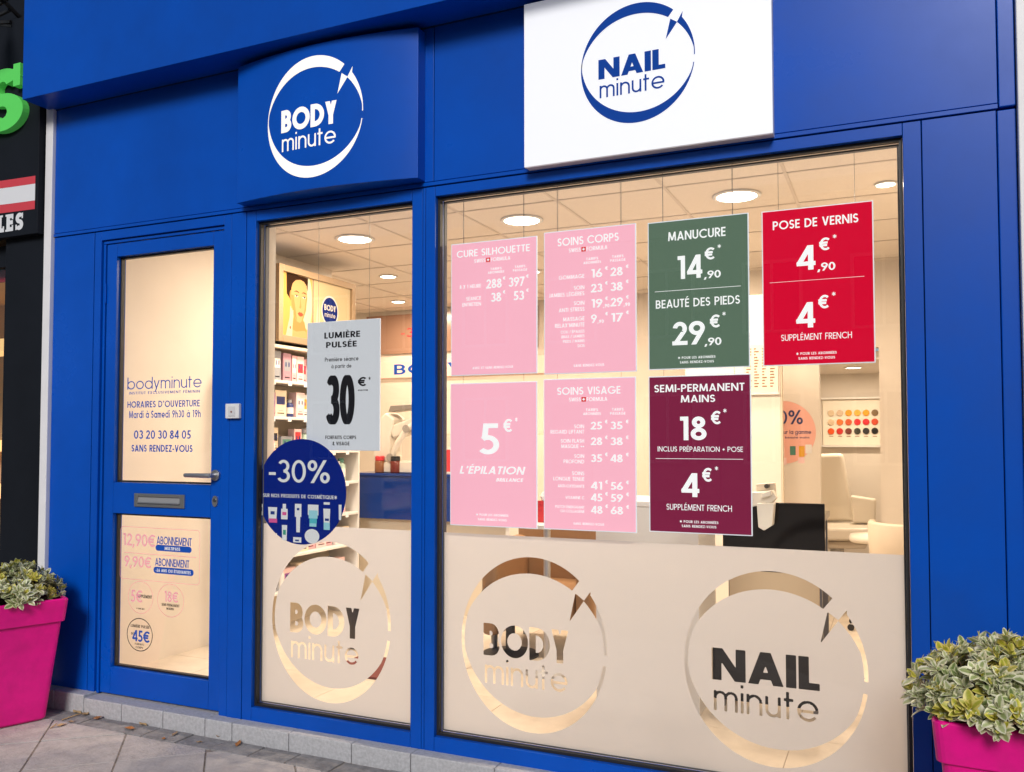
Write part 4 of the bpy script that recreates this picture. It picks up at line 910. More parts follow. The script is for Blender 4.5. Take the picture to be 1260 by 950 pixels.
t = thing('black_pouffe', 'black leather pouffe on the tiles behind the frosted NAIL logo', 'pouffe', (ba.x, 1.12, FZ))
box('cushion', BLACK, t, 0, 0, .03, bb.x - ba.x, .04 + .02, ba.z - FZ, bevel=.015, seg=3)
for xx in (.03, bb.x - ba.x - .06): box('foot', STEELD, t, xx, .01, 0, xx + .03, .05, .0295)
# white lamp with hanging head, on the black desk edge
an = PY(930, 610, 1.17)
lp = thing('manicure_lamp', 'white manicure lamp with hanging head over the black table', 'lamp', (an.x, 1.17, an.z))
def pp(px, py): q = PY(px, py, 1.17); return q.x - an.x, q.z - an.z
def pl(name, pts, y0, y1, m, bv): MB().prism([(pp(*q)[0], y0, pp(*q)[1]) for q in pts], (0, y1 - y0, 0)).build(name, m, lp, bevel=bv)
pl('arm', [(880, 622), (880, 606), (935, 617 - 12), (952, 603), (957, 612), (952, 618), (905, 628)], -.04, .02, WP, .006)
pl('head', [(934, 618), (955, 618), (953, 645), (943, 651), (936, 647)], -.085, -.005, WP, .004)
pl('head_cap', [(939, 612), (951, 609), (952, 602), (940, 606)], -.075, -.042, WP, .004)
pl('back_plate', [(929, 596), (953, 594), (954, 612), (930, 614)], .025, .05, mat('plate_cream', (.66, .58, .47), .4), .006)
q = pp(944, 598); MB().tube((q[0], -.03, q[1]), (q[0], .024, q[1]), .011, n=12).build('pivot', mat('pivot_dark', (.04, .035, .03), .5), lp)
# booth: nail polish display
PYD = 5.296
d0, d1 = PY(1012, 492, PYD), PY(1083, 548, PYD)
pd = thing('polish_display', 'wall display of eighteen round nail polish samples in three rows', 'display', (d0.x, PYD, d1.z))
w, h = d1.x - d0.x + .04, d0.z - d1.z
box('board', mat('display_cream', (.86, .78, .64), .45), pd, 0, -.02, 0, w, 0, h, bevel=.003); box('top_rail', SHW, pd, -.01, -.06, h + .0005, w + .01, 0, h + .018); box('bottom_rail', SHW, pd, -.01, -.06, -.016, w + .01, 0, -.0005)
SW = [[(.72, .55, .36), (.70, .52, .36), (.85, .38, .02), (.92, .48, .06), (.92, .38, .02), (.22, .14, .06)], [(.74, .55, .36), (.75, .18, .03), (.68, .10, .02), (.75, .03, .03), (.72, .03, .04), (.65, .08, .03)], [(.75, .09, .01), (.60, .02, .015), (.17, .03, .012), (.045, .04, .02), (.04, .035, .03), (.02, .02, .015)]]
for j in range(3):
    for i in range(6):
        c = PY(1022.7 + i * 10.75, 508 + j * 11.2 + (.4 - i * .12), PYD - .02)
        t = MB().tube((c.x - d0.x, -.0205, c.z - d1.z), (c.x - d0.x, -.034, c.z - d1.z), .0285, n=24).build('polish_sample', mat('polish_%d_%d' % (j, i), SW[j][i], .15), pd, bevel=.004)
st = []
for i in range(6): c = PY(1022.7 + i * 10.75, 537.5, PYD - .02); st.append((0, rect(c.x - d0.x - .018, c.z - d1.z, c.x - d0.x + .018, c.z - d1.z + .006)))
ink('sample_captions', st, front(-.02), BR, pd)['kind'] = 'stuff'
# pedicure chair
YC = 4.25
LTH = mat('white_leather', (.82, .74, .62), .38, bump=.04, bscale=60)
a = PY(1030, 676, YC)
pc = thing('pedicure_chair', 'white leather pedicure armchair with tall tapered back in the booth', 'chair', (a.x, YC, FZ))
def cc(px, py): q = PY(px, py, YC); return q.x - a.x, q.z - FZ
def cp(name, pts, y0, y1, bv, m=LTH): MB().prism([(cc(*q)[0], y0, cc(*q)[1]) for q in pts], (0, y1 - y0, 0)).build(name, m, pc, bevel=bv, seg=4)
cp('backrest', [(992, 560), (1035, 558), (1050, 644), (985, 645)], .20, .34, .035)
cp('seat', [(985, 645), (1079, 646), (1081, 660), (1076, 661.5), (985, 661)], -.30, .30, .03)
cp('armrest', [(1046, 610), (1078, 615), (1077, 645), (1049, 644)], .02, .16, .018)
cp('armrest', [(972, 612), (984, 612), (984, 645), (972, 645)], -.1, .16, .018)
cp('base', [(990, 662), (1070, 662), (1066, 671), (992, 671)], -.24, .26, .008, mat('chair_base_cream', (.62, .52, .40), .45))
MB().lathe([(.26, 0), (.26, .02), (.06, .05), (.05, cc(1040, 671)[1])], n=28).build('pedestal', STEEL, pc)
# stool and tub chair
sp = PY(1076, 660, 3.3)
t = thing('stool', 'round cream leather stool on a steel foot beside the pedicure chair', 'stool', (sp.x, 3.3, FZ))
sz = sp.z - FZ
MB().lathe([(.10, sz - .045), (.155, sz - .04), (.168, sz - .015), (.155, sz + .012), (.08, sz + .022), (.0, sz + .022)], n=28).build('seat', LTH, t, smooth=True)
MB().lathe([(.022, .05), (.022, sz - .046)], n=14).build('column', STEEL, t)
for k in range(5):
    an_ = 2 * math.pi * k / 5; MB().path([(0, 0, .06), (.10 * math.cos(an_), .10 * math.sin(an_), .055), (.19 * math.cos(an_), .19 * math.sin(an_), .035)], [.014, .012, .010], 8).build('foot', STEEL, t)
    MB().tube((.19 * math.cos(an_), .19 * math.sin(an_) - .01, .022), (.19 * math.cos(an_), .19 * math.sin(an_) + .01, .022), .022, n=12).build('castor', BLACK, t)
tp = PY(1097, 645, 2.4)
t = thing('tub_chair', 'beige tub chair with curved back beside the window frame', 'chair', (tp.x + .10, 2.4 + .16, FZ))
vs, fs = [], []; n = 20; ht = tp.z - FZ
for i in range(n + 1):
    an_ = R(-20 + 220 * i / n) + math.pi
    for r0, z in ((.215, .30), (.235, ht - .01), (.225, ht + .005), (.205, ht + .003), (.195, ht - .02), (.18, .30)): vs.append((r0 * math.cos(an_), r0 * math.sin(an_), z))
for i in range(n):
    for k in range(6): fs.append((i * 6 + k, i * 6 + (k + 1) % 6, (i + 1) * 6 + (k + 1) % 6, (i + 1) * 6 + k))
fs += [tuple(range(6)), tuple(range(n * 6, n * 6 + 6))[::-1]]
TB = mat('beige_leather', (.66, .55, .42), .45)
obj('back_shell', vs, fs, TB, t, smooth=True)
MB().lathe([(.17, .30), (.178, .33), (.178, .39), (.15, .41), (0, .412)], n=24).build('seat', TB, t, smooth=True)
for sx_, sy_ in ((1, 1), (1, -1), (-1, 1), (-1, -1)): MB().tube((sx_ * .11, sy_ * .11, 0), (sx_ * .10, sy_ * .10, .30), .012, .018, 10).build('leg', STEEL, t)
# seats behind the frosted film of the big window
BRN = mat('brown_leather', (.30, .165, .08), .36, bump=.06, bscale=40)
q = PY(680, 660, 1.9)
t = thing('brown_armchair', 'dark brown leather armchair behind the pink posters', 'armchair', (q.x, 1.9, FZ)); ht = q.z - FZ
box('seat', BRN, t, -.24, -.28, .20, .24, .22, .40, bevel=.03, seg=3); box('backrest', BRN, t, -.34, .221, .12, .34, .36, ht + .07, bevel=.04, seg=3)
for s_ in (-1, 1): box('armrest', BRN, t, *( (-.36, -.30, .10) if s_ < 0 else (.245, -.30, .10)), *((-.245, .22, ht - .02) if s_ < 0 else (.36, .22, ht - .02)), bevel=.04, seg=3)
for sx_ in (-.3, .3):
    for sy_ in (-.22, .28): MB().tube((sx_, sy_, 0), (sx_, sy_, .12), .018, .022, 10).build('leg', STEELD, t)
q = PY(665, 640, 1.25)
t = thing('magazine_table', 'low white side table with a red bag between the two lower pink posters', 'table', (q.x, 1.35, FZ)); ht = q.z - FZ - .02
MB().lathe([(.20, ht - .02), (.20, ht)], n=28).build('table_top', DW, t); MB().lathe([(.14, 0), (.14, .012), (.02, .03), (.02, ht - .021)], n=20).build('pedestal', STEEL, t)
t = thing('gift_bag', 'small red paper gift bag with white tissue on the low side table', 'bag', (q.x, 1.35, FZ + ht))
MB().prism([(-.05, -.03, 0), (.05, -.03, 0), (.05, .03, 0), (-.05, .03, 0)], (0, 0, .12)).build('bag', pm('red'), t); MB().lathe([(.03, .121), (.04, .145), (.025, .17), (.012, .165), (.006, .18)], n=9).build('tissue', WHITE, t)
q = PZ(622, 812, FZ)
t = thing('black_stool', 'black leather stool standing on the tiles behind the frosted BODY logo', 'stool', (q.x - .02, q.y + .12, FZ))
MB().lathe([(.16, .30), (.175, .31), (.175, .38), (.155, .40), (0, .402)], n=26).build('seat', BLACK, t, smooth=True); MB().lathe([(.17, 0), (.17, .015), (.03, .035), (.025, .30)], n=24).build('pedestal', BLACK, t)
q = PZ(455, 832, FZ)
box('floor_mat', mat('maroon_mat', (.16, .035, .025), .9, bump=.3, bscale=150), None, q.x - .28, q.y - .05, FZ + .0005, q.x + .1, q.y + .35, FZ + .012, bevel=.003)
tag(bpy.data.objects['floor_mat'], 'dark maroon mat on the tiled floor behind the narrow window', 'mat')
q = PZ(432, 800, FZ)
t = thing('waste_bin', 'small dark grey waste bin behind the frosted film of the narrow window', 'bin', (q.x, q.y + .12, FZ))
MB().lathe([(.09, 0), (.095, .005), (.11, .26), (.105, .265), (.10, .26), (.086, .01)], n=24).build('bin_body', mat('bin_grey', (.05, .045, .045), .5), t, smooth=True); MB().lathe([(.113, .255), (.113, .27), (.10, .27)], n=24).build('rim', STEELD, t)

# ================================================================== NEIGHBOURING SHOP, LEFT
nb = thing('neighbour_shop', 'black neighbouring shop with sign board and lit window beyond the white post', 'shop', (-.4, 0, 0))
NB = mat('anthracite_paint', (.010, .012, .017), .55, spec=.1, var=.15, vscale=2)
def nx(v): return v + .4
NWX = -.372
box('pilaster', NB, nb, nx(NWX), -.01, GZ - .03, nx(-.0585), .10, 2.50, bevel=.003)
box('upper_wall', NB, nb, nx(-3.5), .02, 2.62, nx(-.0585), .12, 4.6)
sb = box('sign_board', NB, nb, nx(-3.5), -.055, 2.495, nx(-.064), -.012, 3.70, bevel=.003)
NW_ = mat('sign_white', (.74, .75, .78), .5); NR_ = mat('sign_red', (.62, .05, .07), .5)
def wave(name, z0, z1, m):   # ribbon across the board, drooping at its end
    vs, fs = [], []
    for i in range(25):
        x = -1.6 + 1.515 * i / 24; dz = -.03 * max(0, (x + .6) / .52) ** 1.3 + .02 * math.sin(3 * x)
        vs += [(nx(x), -.0565, z0 + dz), (nx(x), -.0565, z1 + dz)]
    for i in range(24): fs.append((2 * i, 2 * i + 2, 2 * i + 3, 2 * i + 1))
    obj(name, vs, fs, m, sb)
zz = [PY(30, y, -.0565).z for y in (213.5, 223, 243.5, 254)]
wave('red_stripe', zz[1] + .012, zz[0] + .012, NR_); wave('white_stripe', zz[2] + .012, zz[1] + .0115, NW_); wave('red_stripe', zz[3] + .012, zz[2] + .0115, NR_)
# slab-serif lettering: strokes plus serifs
x0, x1, z0, z1 = pbox(-2, 28.5, 263.5, 284.5, -.055)
wd = (x1 - x0)
st = []
def serif_word(s, xa, xb, za, zb):
    out = fit_text(s, xa, xb, za, zb, .24, .16); hgt = zb - za; adv_ = 0
    width, _ = text_quads(s, .24, .16); sx = (xb - xa) / width; x = 0
    for ch in s:
        a, _ = glyph(ch, .24)
        if ch in 'LE':
            for zc in (0, 1): out.append((7, rect(xa + (x - .07) * sx, za + (hgt * .88 if zc else 0), xa + (x + .33) * sx, za + (hgt if zc else hgt * .12))))
            out.append((8, rect(xa + (x + a - .10) * sx, za, xa + (x + a) * sx, za + hgt * .34)))
            if ch == 'E': out.append((9, rect(xa + (x + a - .10) * sx, za + hgt * .68, xa + (x + a) * sx, za + hgt)))
        if ch == 'S':
            out.append((7, rect(xa + (x + a - .10) * sx, za + hgt * .66, xa + (x + a - .01) * sx, za + hgt * .98))); out.append((8, rect(xa + (x) * sx, za + hgt * .02, xa + (x + .10) * sx, za + hgt * .33)))
        x += a + .16
    return out
ink('lettering', serif_word('LES', x0, x1, z0, z1), lambda a, b, off: (nx(a), -.055 - off, b), NW_, sb, base=.001)
# raised green letter
gs = thing('green_letter', 'raised bright green slab-serif letter S on the black neighbouring shop', 'letter', (-.3, -.055, 3.1))
x0, x1, z0, z1 = -.47, -.150, PY(20, 157, -.10).z, PY(20, 80, -.10).z
qs = [q for k, s in fit_text('S', x0, x1, z0, z1, .205, 0) for q in s] + rect(x1 - .075, z0 + (z1 - z0) * .68, x1 - .02, z1 + .012) + rect(x0, z0 - .012, x0 + .06, z0 + (z1 - z0) * .36)
vs, fs = cut_sheet(x0 - .02, x1 + .03, z0 - .05, z1 + .06, qs, 0, .004)
# keep the complement: build from the quads as a solid instead
bm = bmesh.new()
gx = np.arange(x0 - .03, x1 + .04, .004); gz = np.arange(z0 - .06, z1 + .07, .004); X, Z = np.meshgrid(gx, gz); Dd = sdf(qs, X, Z)
vid = {}
def gv(x, z, y):
    k = (round(x, 5), round(z, 5), y)
    if k not in vid: vid[k] = bm.verts.new((x + .3, y, z - 3.1))
    return vid[k]
for j in range(len(gz) - 1):
    for i in range(len(gx) - 1):
        c = [(i, j), (i + 1, j), (i + 1, j + 1), (i, j + 1)]; poly = []; edge = []
        for k in range(4):
            (ai, aj), (bi, bj) = c[k], c[(k + 1) % 4]; da, db = Dd[aj, ai], Dd[bj, bi]
            if da <= 0: poly.append((gx[ai], gz[aj]))
            if (da <= 0) != (db <= 0):
                t_ = da / (da - db); pt = (gx[ai] + (gx[bi] - gx[ai]) * t_, gz[aj] + (gz[bj] - gz[aj]) * t_); poly.append(pt); edge.append(pt)
        if len(poly) >= 3:
            v_ = [gv(*q, -.04) for q in poly]
            if len(set(v_)) == len(v_):
                try: bm.faces.new(v_)
                except ValueError: pass
            if len(edge) == 2:
                try: bm.faces.new([gv(*edge[0], -.04), gv(*edge[1], -.04), gv(*edge[1], 0.), gv(*edge[0], 0.)])
                except ValueError: pass
bmesh.ops.recalc_face_normals(bm, faces=bm.faces)
me = bpy.data.meshes.new('letter_body'); bm.to_mesh(me); bm.free(); me.materials.append(mat('green_acrylic', (.10, .62, .10), .4, emit=(.12, .75, .14), estr=.12))
o = bpy.data.objects.new('letter_body', me); COL.objects.link(o); o.parent = gs
# lit window of the neighbour
nwd = MB().box(nx(-3.5), .04, .35, nx(NWX - .004), .10, .45).box(nx(-3.5), .04, 2.36, nx(NWX - .004), .10, 2.48).box(nx(NWX - .03), .03, .45, nx(NWX - .004), .10, 2.36).build('window_frame', NB, nb, bevel=.003)
box('pane', GLASS, nwd, nx(-3.5), .06, .45, nx(NWX - .032), .066, 2.36)
box('stall_riser', NB, nb, nx(-3.5), .0, GZ - .03, nx(NWX - .002), .10, .349, bevel=.003)
rm = MB().box(nx(-3.5), 1.6, 0, nx(-.1), 1.65, 2.6).box(nx(-3.5), .12, 2.5, nx(-.1), 1.6, 2.55).box(nx(-3.5), .12, 0, nx(-.1), 1.6, .05).box(nx(-.12), .12, .05, nx(-.1), 1.6, 2.5).build('shop_room', mat('neighbour_wall', (.55, .36, .20), .7), nb)
box('red_blind', mat('blind_red', (.35, .01, .03), .6), nb, nx(-1.4), .12, 2.30, nx(NWX - .034), .14, 2.47)
for i, (yy, zc) in enumerate(((1.1, 2.05), (1.4, 1.3), (1.2, .95))):
    box('lit_shelf', mat('shelf_warm', (.9, .6, .25), .5, emit=(1., .62, .25), estr=.9), nb, nx(-2.6), yy, zc, nx(-.9), yy + .3, zc + .09)
# cable clutter and a black spotlight above the board
sp = thing('spotlight', 'black spotlight on a bent arm above the neighbouring sign board', 'spotlight', (-.30, .0, 3.72))
MB().path([(0, .02, .0), (0, -.10, .06), (.02, -.20, .05), (.04, -.26, -.02)], .012, 8).build('arm', BLACK, sp)
MB().tube((.02, -.22, -.04), (.06, -.34, -.13), .035, .055, 16).build('lamp_head', BLACK, sp, bevel=.004)
cbm = thing('cable_bundle', 'loose black cables sagging above the neighbouring sign board', 'cables', (-.6, -.02, 3.66))
for k in range(4):
    MB().path([(-1.2 + .3 * i, -.03 - .01 * k, .05 + .02 * k + .05 * math.sin(2.1 * i + k)) for i in range(6)], .011, 6).build('cable', BLACK, cbm)
# white posts either side
for nm, lbl, x0, x1 in (('white_post', 'slim white post between the blue shopfront and the black neighbouring shop', -.056, -.0015), ('white_post', 'white post at the far end of the blue shopfront near the magenta planter', XR + .003, XR + .40)):
    t = thing(nm, lbl, 'post', ((x0 + x1) / 2, 0, GZ))
    hw = (x1 - x0) / 2
    o = box('post_face', WHITEPOST, t, -hw, -.022, -.03, hw, .10, 4.4, bevel=.004)
# building above, out of the picture but real
struct(box('upper_storey_wall', mat('render_wall', (.50, .47, .42), .85, var=.15, vscale=3), None, -5, .13, 3.96, 9, .4, 9.0))

# ================================================================== PLANTERS AND SHRUBS
MAG = mat('magenta_plastic', (.74, .0006, .235), .42, var=.12, vscale=7, rvar=.1, bump=.03, bscale=120)
SOIL = mat('soil', (.035, .022, .014), .95, bump=.6, bscale=60)
def leafm(name, edge, mid_):
    m = bpy.data.materials.new(name); m.use_nodes = True; t = m.node_tree; N = t.nodes; L = t.links; b = N['Principled BSDF']
    at = N.new('ShaderNodeAttribute'); at.attribute_name = 'margin'
    nz = N.new('ShaderNodeTexNoise'); nz.inputs['Scale'].default_value = 60; tc = N.new('ShaderNodeTexCoord'); L.new(tc.outputs['Object'], nz.inputs['Vector'])
    ad = N.new('ShaderNodeMath'); ad.operation = 'MULTIPLY_ADD'; ad.inputs[1].default_value = .7; ad.inputs[2].default_value = -.35; L.new(nz.outputs[0], ad.inputs[0])
    su = N.new('ShaderNodeMath'); su.operation = 'ADD'; L.new(at.outputs['Fac'], su.inputs[0]); L.new(ad.outputs[0], su.inputs[1])
    rp = N.new('ShaderNodeMapRange'); rp.inputs[1].default_value = .25; rp.inputs[2].default_value = .55; L.new(su.outputs[0], rp.inputs[0])
    oi = N.new('ShaderNodeObjectInfo'); hs = N.new('ShaderNodeHueSaturation')
    mx = N.new('ShaderNodeMix'); mx.data_type = 'RGBA'; mx.inputs[6].default_value = (*mid_, 1); mx.inputs[7].default_value = (*edge, 1)
    L.new(rp.outputs[0], mx.inputs[0])
    vr = N.new('ShaderNodeMapRange'); vr.inputs[3].default_value = .75; vr.inputs[4].default_value = 1.15; L.new(oi.outputs['Random'], vr.inputs[0]); L.new(vr.outputs[0], hs.inputs['Value'])
    L.new(mx.outputs[2], hs.inputs['Color']); L.new(hs.outputs[0], b.inputs['Base Color']); b.inputs['Roughness'].default_value = .4
    tr = N.new('ShaderNodeBsdfTranslucent'); ms = N.new('ShaderNodeMixShader'); ms.inputs[0].default_value = .18
    L.new(hs.outputs[0], tr.inputs[0]); L.new(b.outputs[0], ms.inputs[1]); L.new(tr.outputs[0], ms.inputs[2]); L.new(ms.outputs[0], N['Material Output'].inputs[0])
    return m
LEAFM = [leafm('leaf_cream', (.86, .83, .58), (.33, .39, .15)), leafm('leaf_pale', (.88, .86, .66), (.46, .51, .25)), leafm('leaf_yellow', (.84, .72, .20), (.48, .48, .05)), leafm('leaf_green', (.72, .73, .42), (.22, .30, .09))]
def leaf_mesh(k, L_, Wd, m):
    vs, fs, mg = [], [], []; n = 7; rr = random.Random(k); cup = rr.uniform(.10, .28); arch = rr.uniform(.05, .3)
    for i in range(n):
        t = i / (n - 1); hw = Wd / 2 * (math.sin(math.pi * min(1, t * .93 + .05)) ** .75) * (1 if t < .97 else .15)
        y = L_ * t; z = arch * L_ * math.sin(t * 1.9) * .6 - arch * L_ * t * t * .5
        for s, e in ((-1, 1.), (-.62, .5), (0, .0), (.62, .5), (1, 1.)):
            vs.append((s * hw, y, z + cup * abs(s) * hw)); mg.append(e if 0 < i < n - 1 else max(e, .5))
    for i in range(n - 1):
        for j in range(4): fs.append((i * 5 + j, i * 5 + j + 1, i * 5 + j + 6, i * 5 + j + 5))
    me = bpy.data.meshes.new('leaf'); me.from_pydata(vs, [], fs); a_ = me.attributes.new('margin', 'FLOAT', 'POINT')
    a_.data.foreach_set('value', mg); me.materials.append(m)
    for p_ in me.polygons: p_.use_smooth = True
    return me
LM = [[leaf_mesh(10 * j + i, (.035 + .006 * i), (.0185 + .0035 * i), LEAFM[j]) for i in range(3)] for j in range(4)]
def shrub(label, loc, rx, ry, hgt, n_sprig, seed):
    rr = random.Random(seed)
    t = thing('variegated_shrub', label, 'shrub', loc); rest_v, rest_f, rest_m, rest_a = [], [], [], []; cnt = 0; sprigs = []
    stems = MB()
    for i in range(n_sprig):
        a = rr.uniform(0, 2 * math.pi); q = math.sqrt(rr.uniform(0, 1)); el = rr.uniform(.0, 1.)
        d = Vector((math.cos(a) * q, math.sin(a) * q, 0)); dome = math.sqrt(max(0, 1 - q * q * .85))
        lump = mnoise.noise(Vector((d.x * 2.2 + seed, d.y * 2.2, 0)))
        z = hgt * (dome * rr.uniform(.55, 1.0) + .18 * lump); top = Vector((d.x * rx, d.y * ry, max(.012, z)))
        if q > .85: top.z = rr.uniform(.035, hgt * .5)
        dirv = Vector((d.x * .9, d.y * .9, .35 + .75 * dome)) + Vector((rr.uniform(-.3, .3), rr.uniform(-.3, .3), 0)); dirv.normalize()
        stems.path([(top.x * .35, top.y * .35, -.03), (top.x * .8, top.y * .8, top.z * .55), tuple(top)], [.004, .003, .002], 5)
        sprigs.append((top, dirv))
    stems.build('stem', mat('twig_brown', (.13, .09, .045), .8), t)['kind'] = 'stuff'
    camdir = (CAM - Vector(loc)).normalized()
    sprigs.sort(key=lambda s: -(s[0].x / rx * camdir.x + s[0].y / ry * camdir.y + s[0].z / hgt * .6))
    for top, dirv in sprigs:
        quat = dirv.to_track_quat('Z', 'Y'); mj = rr.choices((0, 1, 2, 3), (5, 4, 2.2, 1.6))[0]; spin = rr.uniform(0, 6.28)
        for tier, (nl, tilt, sc) in enumerate(((5, 68, 1.0), (3, 40, .8), (2, 15, .55))):
            mt = mj if tier == 0 else rr.choice((mj, 2 if rr.random() < .55 else mj))
            for k in range(nl):
                an_ = spin + 2 * math.pi * k / nl + tier * .6 + rr.uniform(-.25, .25); tl = R(tilt + rr.uniform(-14, 14))
                M_ = Matrix.Translation(top + dirv * (.008 * tier - .006)) @ quat.to_matrix().to_4x4() @ Matrix.Rotation(an_, 4, 'Z') @ Matrix.Rotation(math.pi / 2 - tl, 4, 'X') @ Matrix.Diagonal((1, 1, 1, 1)) @ Matrix.Scale(sc * rr.uniform(.8, 1.15), 4)
                me = LM[mt][rr.randrange(3)]
                if cnt < 300:
                    o = bpy.data.objects.new('leaf', me); COL.objects.link(o); o.parent = t; o.matrix_local = M_
                else:
                    b0 = len(rest_v); rest_v += [M_ @ v.co for v in me.vertices]; rest_f += [tuple(i + b0 for i in p_.vertices) for p_ in me.polygons]
                    rest_m += [mt] * len(me.polygons); rest_a += [d_.value for d_ in me.attributes['margin'].data]
                cnt += 1
    if rest_v:
        o = obj('foliage', rest_v, rest_f, LEAFM, t, smooth=True); o['kind'] = 'stuff'
        o.data.polygons.foreach_set('material_index', rest_m); at_ = o.data.attributes.new('margin', 'FLOAT', 'POINT'); at_.data.foreach_set('value', rest_a)
    return t
def planter(label, cx, cy_, rz, bw_, tw, hgt):
    t = thing('planter', label, 'planter', (cx, cy_, GZ + .004), rz, group='magenta planters outside the shop')
    def ring(hw, z, rad=.025, n=4):
        o = []
        for sx_, sy_, a0 in ((1, 1, 0), (-1, 1, 90), (-1, -1, 180), (1, -1, 270)):
            for k in range(n + 1): an_ = R(a0 + 90 * k / n); o.append((sx_ * (hw - rad) + rad * math.cos(an_), sy_ * (hw - rad) + rad * math.sin(an_), z))
        return o
    def loft(rings):
        n = len(rings[0]); vs = [v for r_ in rings for v in r_]; fs = [tuple(range(n))[::-1]]
        for i in range(len(rings) - 1):
            for k in range(n): fs.append((i * n + k, i * n + (k + 1) % n, (i + 1) * n + (k + 1) % n, (i + 1) * n + k))
        return vs, fs
    b_, tt = bw_ / 2, tw / 2; rim = .115; m_ = b_ + (tt - .012 - b_) * (hgt - rim) / hgt
    o = obj('pot', *loft([ring(b_ - .01, .0), ring(b_, .01), ring(m_, hgt - rim)]), MAG, t, bevel=.0)
    o2 = obj('rim', *loft([ring(m_ - .002, hgt - rim + .0005), ring(m_ + .012, hgt - rim + .003), ring(tt, hgt - .004), ring(tt - .006, hgt), ring(tt - .018, hgt), ring(tt - .022, hgt - .05)]), MAG, t)
    for oo in (o, o2):
        mod = oo.modifiers.new('bevel', 'BEVEL'); mod.width = .003; mod.segments = 2; mod.limit_method = 'ANGLE'; mod.angle_limit = R(35)
    obj('soil', *(lambda r_: (r_ + [], [tuple(range(len(r_)))]))(ring(tt - .02, hgt - .045)), SOIL, t)
    for sx_ in (-1, 1):
        for sy_ in (-1, 1): box('foot', MAG, t, sx_ * (b_ - .06) - .03, sy_ * (b_ - .06) - .03, -.008, sx_ * (b_ - .06) + .03, sy_ * (b_ - .06) + .03, .004)
    return t
# left planter: its far bottom corner stands at pixel (57, 886)
LRZ = math.atan2(-.191, -.073) + R(90); bwl, twl, hl = .31, .455, .59
far = PZ(57.5, 886, GZ); ux, uy = Vector((math.cos(LRZ), math.sin(LRZ), 0)), Vector((-math.sin(LRZ), math.cos(LRZ), 0))
cpos = far - ux * (bwl / 2) * (1 if ux.x > 0 else -1) - uy * (bwl / 2) * (1 if uy.y > 0 else -1)
planter('magenta planter standing before the black neighbouring shop', cpos.x, cpos.y, LRZ, bwl, twl, hl)
shrub('low cream-edged shrub in the planter before the black neighbouring shop', (cpos.x, cpos.y, GZ + hl - .03), .25, .25, .185, 330, 5)
rt = PY(1151, 889, -.64)
RC = (rt.x + .215 + .005, -.64 + .215)
planter('magenta planter before the far end of the blue shopfront', RC[0], RC[1], R(-4), .31, .43, rt.z - GZ - .004)
shrub('full cream-edged shrub in the planter at the far end of the shopfront', (RC[0] + .01, RC[1] - .01, rt.z - .035), .285, .27, .225, 480, 9)

# ================================================================== LITTER
rr = random.Random(21)
LF = [mat('dry_leaf_%d' % i, c, .8) for i, c in enumerate(((.35, .14, .04), (.42, .28, .14), (.30, .20, .12)))]
spots = [(201, 911), (75, 894), (88, 890), (120, 885), (176, 893), (245, 915), (293, 917), (95, 878), (215, 905), (160, 898), (105, 880), (270, 908)]
for i, (px, py) in enumerate(spots):
    q = PZ(px, py, GZ); L_ = rr.uniform(.018, .04)
    o = obj('dry_leaf', [(0, -L_, .002), (L_ * .4, -L_ * .2, .008), (L_ * .3, L_ * .5, .006), (0, L_, .012), (-L_ * .35, L_ * .4, .004), (-L_ * .4, -L_ * .3, .009), (0, 0, .003)],
            [(0, 1, 6), (1, 2, 6), (2, 3, 6), (3, 4, 6), (4, 5, 6), (5, 0, 6)], LF[i % 3])
    o.location = (q.x, q.y, GZ + .003); o.rotation_euler.z = rr.uniform(0, 6.28)
    tag(o, 'small dry %s leaf lying on the paving' % ('orange-brown', 'pale tan', 'grey-brown')[i % 3], 'leaf', 'dry leaves on the pavement')
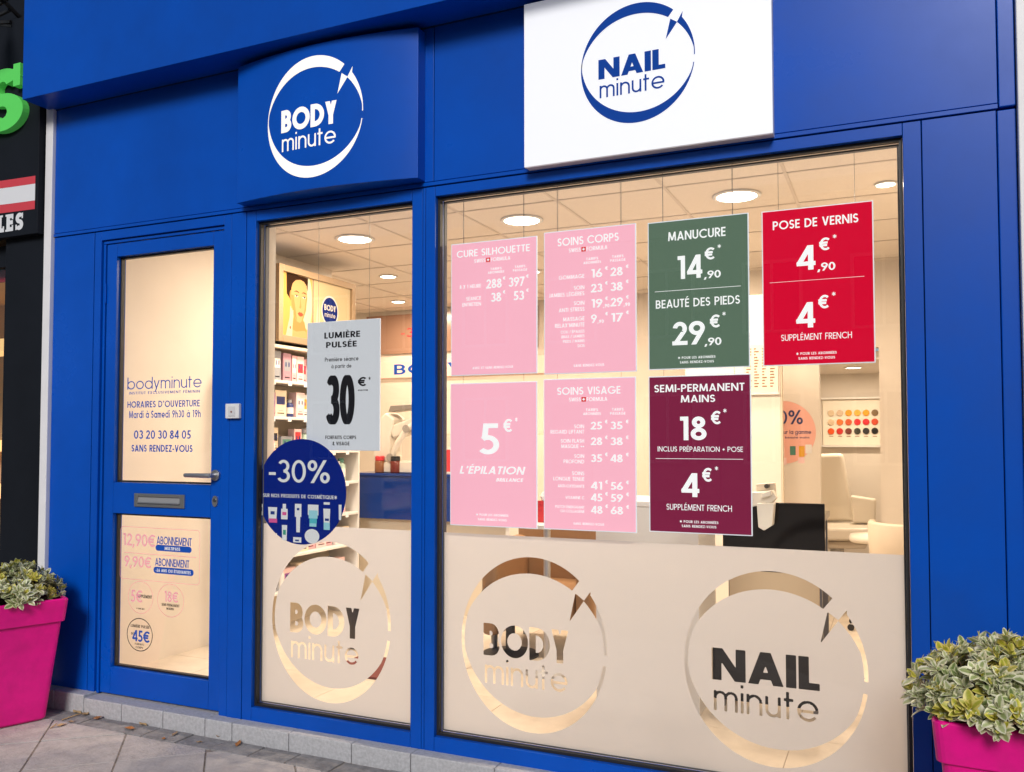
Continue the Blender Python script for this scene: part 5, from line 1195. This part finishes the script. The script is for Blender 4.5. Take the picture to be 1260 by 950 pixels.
for i, (a, b) in enumerate((((76, 886), (104, 877)), ((62, 896), (70, 890)))):
    A, B = PZ(*a, GZ + .006), PZ(*b, GZ + .006)
    o = MB().path([A - A, (B - A) * .5 + Vector((.004, .006, .004)), B - A], [.0025, .003, .0015], 6).build('dry_twig', LF[1]); o.location = A
    tag(o, 'thin dry %s twig lying against the stone plinth' % ('long' if i == 0 else 'short'), 'twig')

# ================================================================== HOUSES ACROSS THE STREET (behind the camera, they show in the glass)
rh = random.Random(8)
for i, (x0, x1, hh, nm, c) in enumerate(((-13., -6.2, 6.6, 'brick', (.30, .14, .10)), (-6.15, .6, 6.2, 'pale rendered', (.52, .49, .44)), (.65, 7.2, 6.8, 'grey stone', (.36, .35, .34)), (7.25, 13.5, 6.3, 'cream', (.50, .44, .33)))):
    Yh = -16.
    t = thing('terraced_house', f'two-storey {nm} terraced house across the street, behind the viewer, mirrored in the shop glass', 'house', ((x0 + x1) / 2, Yh, GZ), group='houses across the street')
    hw = (x1 - x0) / 2
    box('wall', mat('house_wall_%d' % i, c, .85, var=.2, vscale=3), t, -hw, -6, -.04, hw, 0, hh - .3)
    MB().prism([(-hw, .15, hh - .299), (-hw, -6.15, hh - .299), (-hw, -3, hh + .9)], (2 * hw, 0, 0)).build('roof', mat('roof_slate', (.09, .09, .10), .7, var=.3, vscale=5), t)
    for k in range(3):
        for z in (.9, 3.7):
            xc = -hw + (k + .5) * 2 * hw / 3
            if z < 1 and k == i % 3:
                d = box('door', mat('house_door', (.08, .06, .05), .5), t, xc - .5, .001, .03, xc + .5, .05, 2.2, bevel=.01); continue
            f = MB().box(xc - .62, .001, z - .06, xc - .55, .06, z + 1.5).box(xc + .55, .001, z - .06, xc + .62, .06, z + 1.5).box(xc - .55, .001, z - .06, xc + .55, .09, z).box(xc - .55, .001, z + 1.43, xc + .55, .06, z + 1.5).box(xc - .03, .001, z, xc + .03, .05, z + 1.43).build('window', WHITE, t)
            box('pane', mat('house_glass', (.03, .035, .04), .08), f, xc - .549, .002, z + .001, xc - .031, .02, z + 1.429); box('pane', MATS['house_glass'], f, xc + .031, .002, z + .001, xc + .549, .02, z + 1.429)
